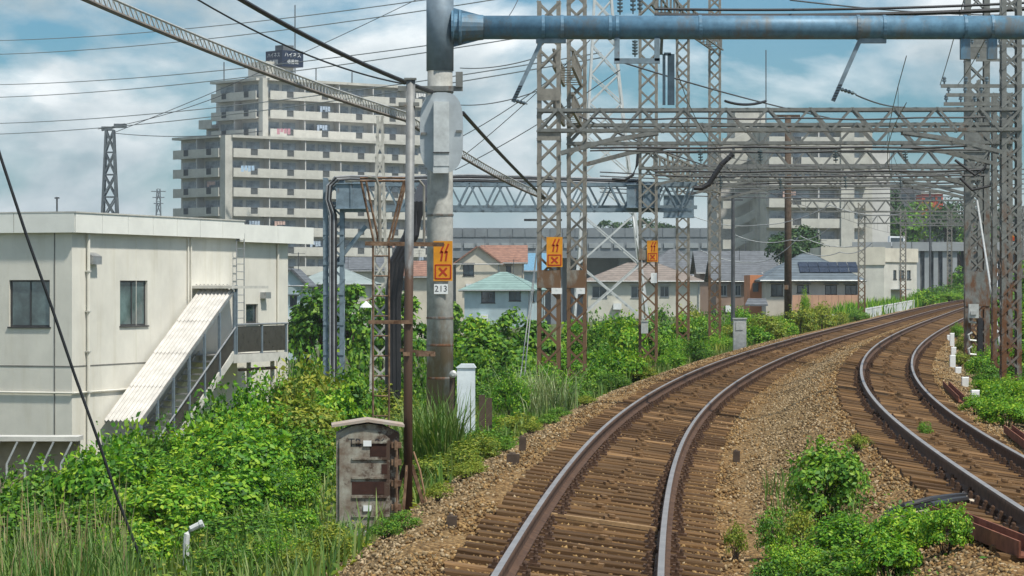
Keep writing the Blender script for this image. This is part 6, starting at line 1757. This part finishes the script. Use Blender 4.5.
# right of the far track
right = (('near1', 1000, 385, 52, 50), ('near3', 1025, 378, 50, 60), ('mid0', 990, 362, 66, 40), ('near2', 1000, 338, 78, 40), ('near0', 1008, 396, 47, 70), ('near1', 975, 402, 50, 34), ('mid0', 1040, 390, 48, 70), ('near2', 1010, 372, 58, 60), ('near3', 985, 378, 60, 40), ('mid1', 1030, 345, 64, 70), ('near0', 985, 350, 74, 44), ('yel0', 960, 352, 82, 24), ('near1', 1010, 325, 86, 50), ('mid0', 1040, 310, 86, 60), ('near2', 1000, 318, 110, 50), ('near3', 1030, 296, 120, 60), ('yel1', 965, 335, 98, 24), ('near2', 957, 322, 118, 18))
for k, px, yt, Y, w_ in right: shrub_px(k, px, yt, Y, w_, 'SHRUB on the verge right of the far track', 'shrubs right of the far track')
# between the tracks
shrub_px('neardark0', 822, 436, 26.6, 112, 'round dark green shrub growing between the two tracks')
shrub_px('small1', 858, 442, 33, 34, 'thin yellow-green sprig behind the round shrub between the tracks')
shrub_px('small0', 925, 421, 39, 20, 'tiny green tuft between the rails of the far track')
for k, px, yt, Y, w_ in (('near0', 850, 532, 23, 90), ('near2', 795, 535, 22.5, 80), ('near3', 905, 552, 21.5, 80), ('mid1', 840, 556, 21, 90), ('small0', 775, 505, 25.5, 44), ('small1', 800, 508, 25, 40), ('small1', 735, 522, 25.5, 28), ('near1', 885, 565, 20.6, 80), ('mid0', 775, 556, 21.5, 60), ('small0', 845, 512, 25, 44), ('near0', 945, 566, 20.6, 60)):
    shrub_px(k, px, yt, Y, w_, 'SHRUB in the weed patch between the tracks beside the steel channel', 'weeds between the tracks')

for j, (px, yt, Y, w_) in enumerate(((595, 314, 165, 40), (625, 312, 175, 44), (660, 308, 180, 44), (690, 306, 185, 40), (715, 308, 170, 36), (740, 306, 180, 36))):
    shrub_px(('mid0', 'near1', 'mid1', 'yel0')[j % 4], px, yt, Y, w_, 'SHRUB in the hedge in front of the wide cream house', 'hedge shrubs before the cream house')
# ---- trees
def tree(px, Y, ytop, wpx, hcrown_px, leafm, label, seed, n=3600, size=.32, group=None, base=None):
    X = (px - CX) / F * Y; g_ = gz(X, Y) if base is None else base
    s = Y / F; rx = wpx * s / 2; rz = hcrown_px * s / 2; zt_ = Z(ytop, Y); zc = zt_ - rz
    root = thing('tree', (X, Y, g_), label, 'tree', group)
    g = np.random.default_rng(seed)
    cr = min(rx, rz) * .34
    P_, Nn, c = crown_points(g, (rx, rx, rz), n, 44, cr, bottom=-.9)
    P_ += np.array([0, 0, zc - g_])
    V, F_ = leaves(P_, Nn, size, g, .7)
    o = bpy.data.objects.new('crown', mesh_np('crown', V, F_, leafm)); col.objects.link(o); o.parent = root; o['kind'] = 'stuff'
    m = MB(); hz = zc - g_
    m.tube([(0, 0, -.3), (.1, 0, hz * .5), (0, .1, hz)], max(.1, rx * .09), 8, r1=max(.05, rx * .05))
    for i in range(9):
        q = c[i]; m.tube([(0, .05, max(.3, hz * .6)), (q[0] * .5, q[1] * .5, hz * .8 + (q[2]) * .3), (q[0], q[1], hz + q[2])], max(.04, rx * .035), 5, r1=.02)
    me_ = bpy.data.meshes.new('trunk'); me_.from_pydata(m.v, [], m.f); me_.materials.append(bark); me_.update()
    o = bpy.data.objects.new('trunk', me_); col.objects.link(o); o.parent = root
    return root
tree(797, 300, 224, 62, 52, DA, 'round dark green tree behind the peach house roof', 300, 4200, .34)
for i, (px, Y, yt, w_, h_) in enumerate(((320, 120, 283, 60, 70), (352, 118, 278, 50, 90), (305, 130, 300, 40, 60), (380, 125, 285, 40, 90), (410, 120, 290, 44, 90))):
    tree(px, Y, yt, w_, h_, MI, 'leafy tree on low ground behind the blue-grey post', 310 + i, 3000, .2, 'trees behind the blue-grey post')
for i, (px, Y, yt, w_, h_) in enumerate(((472, 110, 312, 54, 66), (508, 105, 308, 50, 70), (490, 92, 330, 60, 60), (462, 95, 340, 50, 50), (535, 105, 318, 50, 60), (520, 82, 345, 50, 50), (575, 112, 318, 50, 60), (560, 95, 335, 50, 50), (648, 120, 318, 50, 50), (690, 125, 312, 44, 50))):
    tree(px, Y, yt, w_, h_, MI if i % 3 else BR, 'bushy tree on low ground in front of the light blue house', 330 + i, 2800, .17, 'bushy trees before the light blue house')
for i, (px, Y, yt, w_, h_, lm) in enumerate(((893, 480, 190, 34, 60, DA), (925, 500, 200, 50, 50, MI), (960, 480, 195, 60, 60, DA), (990, 470, 205, 50, 60, DA), (905, 450, 212, 30, 40, MI), (945, 450, 206, 34, 40, DA), (975, 440, 222, 40, 40, MI), (1010, 440, 200, 60, 80, DA))):
    tree(px, Y, yt, w_, h_, lm, 'tree standing on the hill behind the overpass', 350 + i, 2600, .5, 'trees behind the overpass')
for i, (px, Y, yt, w_, h_) in enumerate(((640, 470, 217, 40, 26), (610, 480, 220, 40, 22), (666, 475, 222, 30, 24))):
    tree(px, Y + 60, yt, w_, h_, DA, 'distant tree showing above the grey viaduct', 370 + i, 1500, .5, 'trees above the viaduct')
for i, (px, Y, yt, w_, h_) in enumerate(((297, 180, 322, 26, 40), (960, 300, 265, 30, 40), (1000, 140, 285, 50, 60), (1030, 150, 262, 50, 80), (450, 180, 300, 26, 40))):
    tree(px, Y, yt, w_, h_, MI, ('small tree between white building and pale blue house', 'leafy tree beside the overpass opening', 'bushy tree behind the right lattice columns', 'bushy tree behind the right lattice columns', 'small tree behind the concrete mast')[i], 380 + i, 2200, .24, 'trees behind the right columns' if i in (2, 3) else None)

# ---- grass blades
def blades(name, label, Y, t_or_X, n_unused, hmin, hmax, wd, leafm, seed, lean=.45, world=False, cat='grass', group=None, kind='stuff', root_xy=None):
    g = np.random.default_rng(seed); n = len(Y)
    X = t_or_X if world else xc(Y) + t_or_X
    Zg = prof(Y, X - xc(Y)) - .03
    H = g.uniform(hmin, hmax, n); a = g.uniform(0, 2 * np.pi, n); ln = g.uniform(.1, lean, n) * H
    dx, dy = np.cos(a) * ln, np.sin(a) * ln
    wx, wy = -np.sin(a) * wd / 2, np.cos(a) * wd / 2
    # face the blade roughly sideways so that width shows from any side
    V = np.empty((n, 5, 3))
    V[:, 0] = np.stack([X - wx, Y - wy, Zg], 1); V[:, 1] = np.stack([X + wx, Y + wy, Zg], 1)
    V[:, 2] = np.stack([X + wx * .8 + dx * .35, Y + wy * .8 + dy * .35, Zg + H * .6], 1); V[:, 3] = np.stack([X - wx * .8 + dx * .35, Y - wy * .8 + dy * .35, Zg + H * .6], 1)
    V[:, 4] = np.stack([X + dx, Y + dy, Zg + H * np.where(g.random(n) < .4, .85, 1.0)], 1)
    i = np.arange(n) * 5
    F_ = np.concatenate([np.stack([i, i + 1, i + 2], 1), np.stack([i, i + 2, i + 3], 1), np.stack([i + 3, i + 2, i + 4], 1)])
    V = V.reshape(-1, 3)
    if root_xy is not None:
        V = V - np.array(root_xy)
    me_ = mesh_np(name, V, F_, leafm); o = bpy.data.objects.new(name, me_); col.objects.link(o)
    if root_xy is not None: o.location = root_xy
    tag(o, label, cat, group, kind); return o
g = np.random.default_rng(5)
def field(n, y0, y1, t0, t1, pw=1.3):
    return y0 + (y1 - y0) * g.random(n) ** pw, g.uniform(t0, t1, n)
Y_, t_ = field(30000, 22, 115, -9.5, -2.05); keep = ~((Y_ > 27) & (Y_ < 31.5) & (t_ > -3.1)); Y_, t_ = Y_[keep], t_[keep]; blades('grass', 'green grass and weeds covering the bank left of the tracks', Y_, t_, 0, .12, .5, .022, LEAF['reed'], 1)
Y_, t_ = field(9000, 85, 215, -9, -2.6, 1.0); blades('grass', 'yellow-green grass along the far verge before the peach house', Y_, t_, 0, .25, .75, .05, YE, 2)
Y_, t_ = field(16000, 40, 150, 6.15, 14, 1.2); blades('grass', 'green grass on the verge right of the far track', Y_, t_, 0, .15, .55, .03, LEAF['reed'], 3)
Y_, t_ = field(1300, 19, 34, 1.6, 2.3, 1.0); keep = np.abs(np.sin(Y_ * 1.7)) > .55; blades('grass', 'sparse grass tufts in the ballast between the tracks', Y_[keep], t_[keep], 0, .08, .3, .014, LEAF['reed'], 4)
Y_, t_ = field(4000, 200, 300, -6.5, -2.6, 1.0); blades('grass', 'tall green grass below the stained overpass wall', Y_, t_, 0, .4, 1.4, .1, BR, 6)
# reeds and dry stalks in the left foreground
n = 1100; Y_ = g.uniform(22.5, 27, n); X_ = (-30 + 165 * g.random(n) ** 1.3 - CX) / F * Y_
blades('reeds', 'green reeds in front of the shrubs on the near bank', Y_, X_, 0, .35, .85, .016, LEAF['reed'], 7, .5, True)
n = 170; Y_ = g.uniform(23, 29, n); X_ = (g.uniform(-30, 130, n) - CX) / F * Y_
blades('dry_stalks', 'dry straw-coloured stalks among the reeds on the near bank', Y_, X_, 0, .7, 1.15, .010, LEAF['straw'], 8, .22, True)
n = 320; Y_ = g.uniform(23, 27, n); X_ = (g.uniform(180, 330, n) - CX) / F * Y_
blades('reeds', 'thin reeds at the foot of the bank by the rusty cabinet', Y_, X_, 0, .15, .5, .013, LEAF['reed'], 9, .6, True)
def clump(px, Y, r, n, h0, h1, label, seed, lm=LEAF['reed'], wd=.022):
    gg = np.random.default_rng(seed); X0 = (px - CX) / F * Y
    X_ = X0 + gg.normal(0, r, n); Y_ = Y + gg.normal(0, r, n)
    blades('grass_clump', label, Y_, X_, 0, h0, h1, wd, lm, seed, .75, True, 'grass clump', None, None, (X0, Y, gz(X0, Y)))
clump(436, 38.5, .20, 520, .5, 1.35, 'tall arching grass clump between cabinet and white pillar', 21)
clump(425, 40, .16, 300, .5, 1.2, 'grass clump close behind the slim iron post', 22)
clump(535, 55, .28, 380, .5, 1.25, 'silvery pampas grass clump before the double lattice posts', 23, island_mat('pampas', [(.10, .19, .05), (.18, .27, .09), (.28, .35, .16), (.38, .42, .24)], .6, .25))
clump(556, 53, .2, 160, .3, .9, 'smaller pampas grass clump right of the silvery clump', 24, MATS['pampas'])
clump(322, 27.0, .2, 130, .2, .5, 'grass tuft left of the rusty cabinet foot', 26)
# low leafy ground cover on the bank
n = 26000; Y_, t_ = field(n, 22, 100, -8, -1.95); X_ = xc(Y_) + t_
P_ = np.stack([X_, Y_, prof(Y_, t_) + g.uniform(.02, .28, n) * np.clip((-t_ - 2.2), .15, 1)], 1)
V, F_ = leaves(P_, g.normal(0, .5, (n, 3)) + [0, 0, 1], .075, g)
o = bpy.data.objects.new('ground_cover', mesh_np('ground_cover', V, F_, YE)); col.objects.link(o)
tag(o, 'low leafy weeds covering the ground left of the tracks', 'weeds', kind='stuff')
n = 3000; Y_ = g.uniform(18.5, 29, n); t_ = 1.95 + g.normal(0, .33, n); keep = (np.sin(Y_ * 2.3) + np.sin(Y_ * 5.1 + t_ * 4) > .1) & (t_ > 1.3) & (t_ < 2.7); Y_, t_ = Y_[keep], t_[keep]; n = len(Y_); X_ = xc(Y_) + t_
P_ = np.stack([X_, Y_, prof(Y_, t_) + g.uniform(.0, .14, n)], 1)
V, F_ = leaves(P_, g.normal(0, .5, (n, 3)) + [0, 0, 1], .045, g)
o = bpy.data.objects.new('ground_cover', mesh_np('ground_cover', V, F_, MI)); col.objects.link(o)
tag(o, 'low creeping weeds rooted in the ballast between the tracks', 'weeds', kind='stuff')
n = 9000; Y_, t_ = field(n, 40, 140, 6.2, 12); X_ = xc(Y_) + t_
P_ = np.stack([X_, Y_, prof(Y_, t_) + g.uniform(.02, .35, n)], 1)
V, F_ = leaves(P_, g.normal(0, .5, (n, 3)) + [0, 0, 1], .11, g)
o = bpy.data.objects.new('ground_cover', mesh_np('ground_cover', V, F_, BR)); col.objects.link(o)
tag(o, 'low leafy weeds on the verge right of the far track', 'weeds', kind='stuff')

# ================================================================== HAZE
hz = bpy.data.materials.new('haze'); hz.use_nodes = True
hz.node_tree.nodes.remove(hz.node_tree.nodes['Principled BSDF'])
pv = hz.node_tree.nodes.new('ShaderNodeVolumePrincipled')
pv.inputs['Color'].default_value = (0.90, 0.95, 1.0, 1); pv.inputs['Density'].default_value = 0.0002; pv.inputs['Anisotropy'].default_value = 0.3
hz.node_tree.links.new(pv.outputs[0], hz.node_tree.nodes['Material Output'].inputs['Volume'])
m = MB(); m.box(-3600, 3900, -60, 5100, -6.5, 62)
o = m.build('haze', hz); tag(o, 'thin summer haze softening the far buildings', 'haze', kind='stuff')
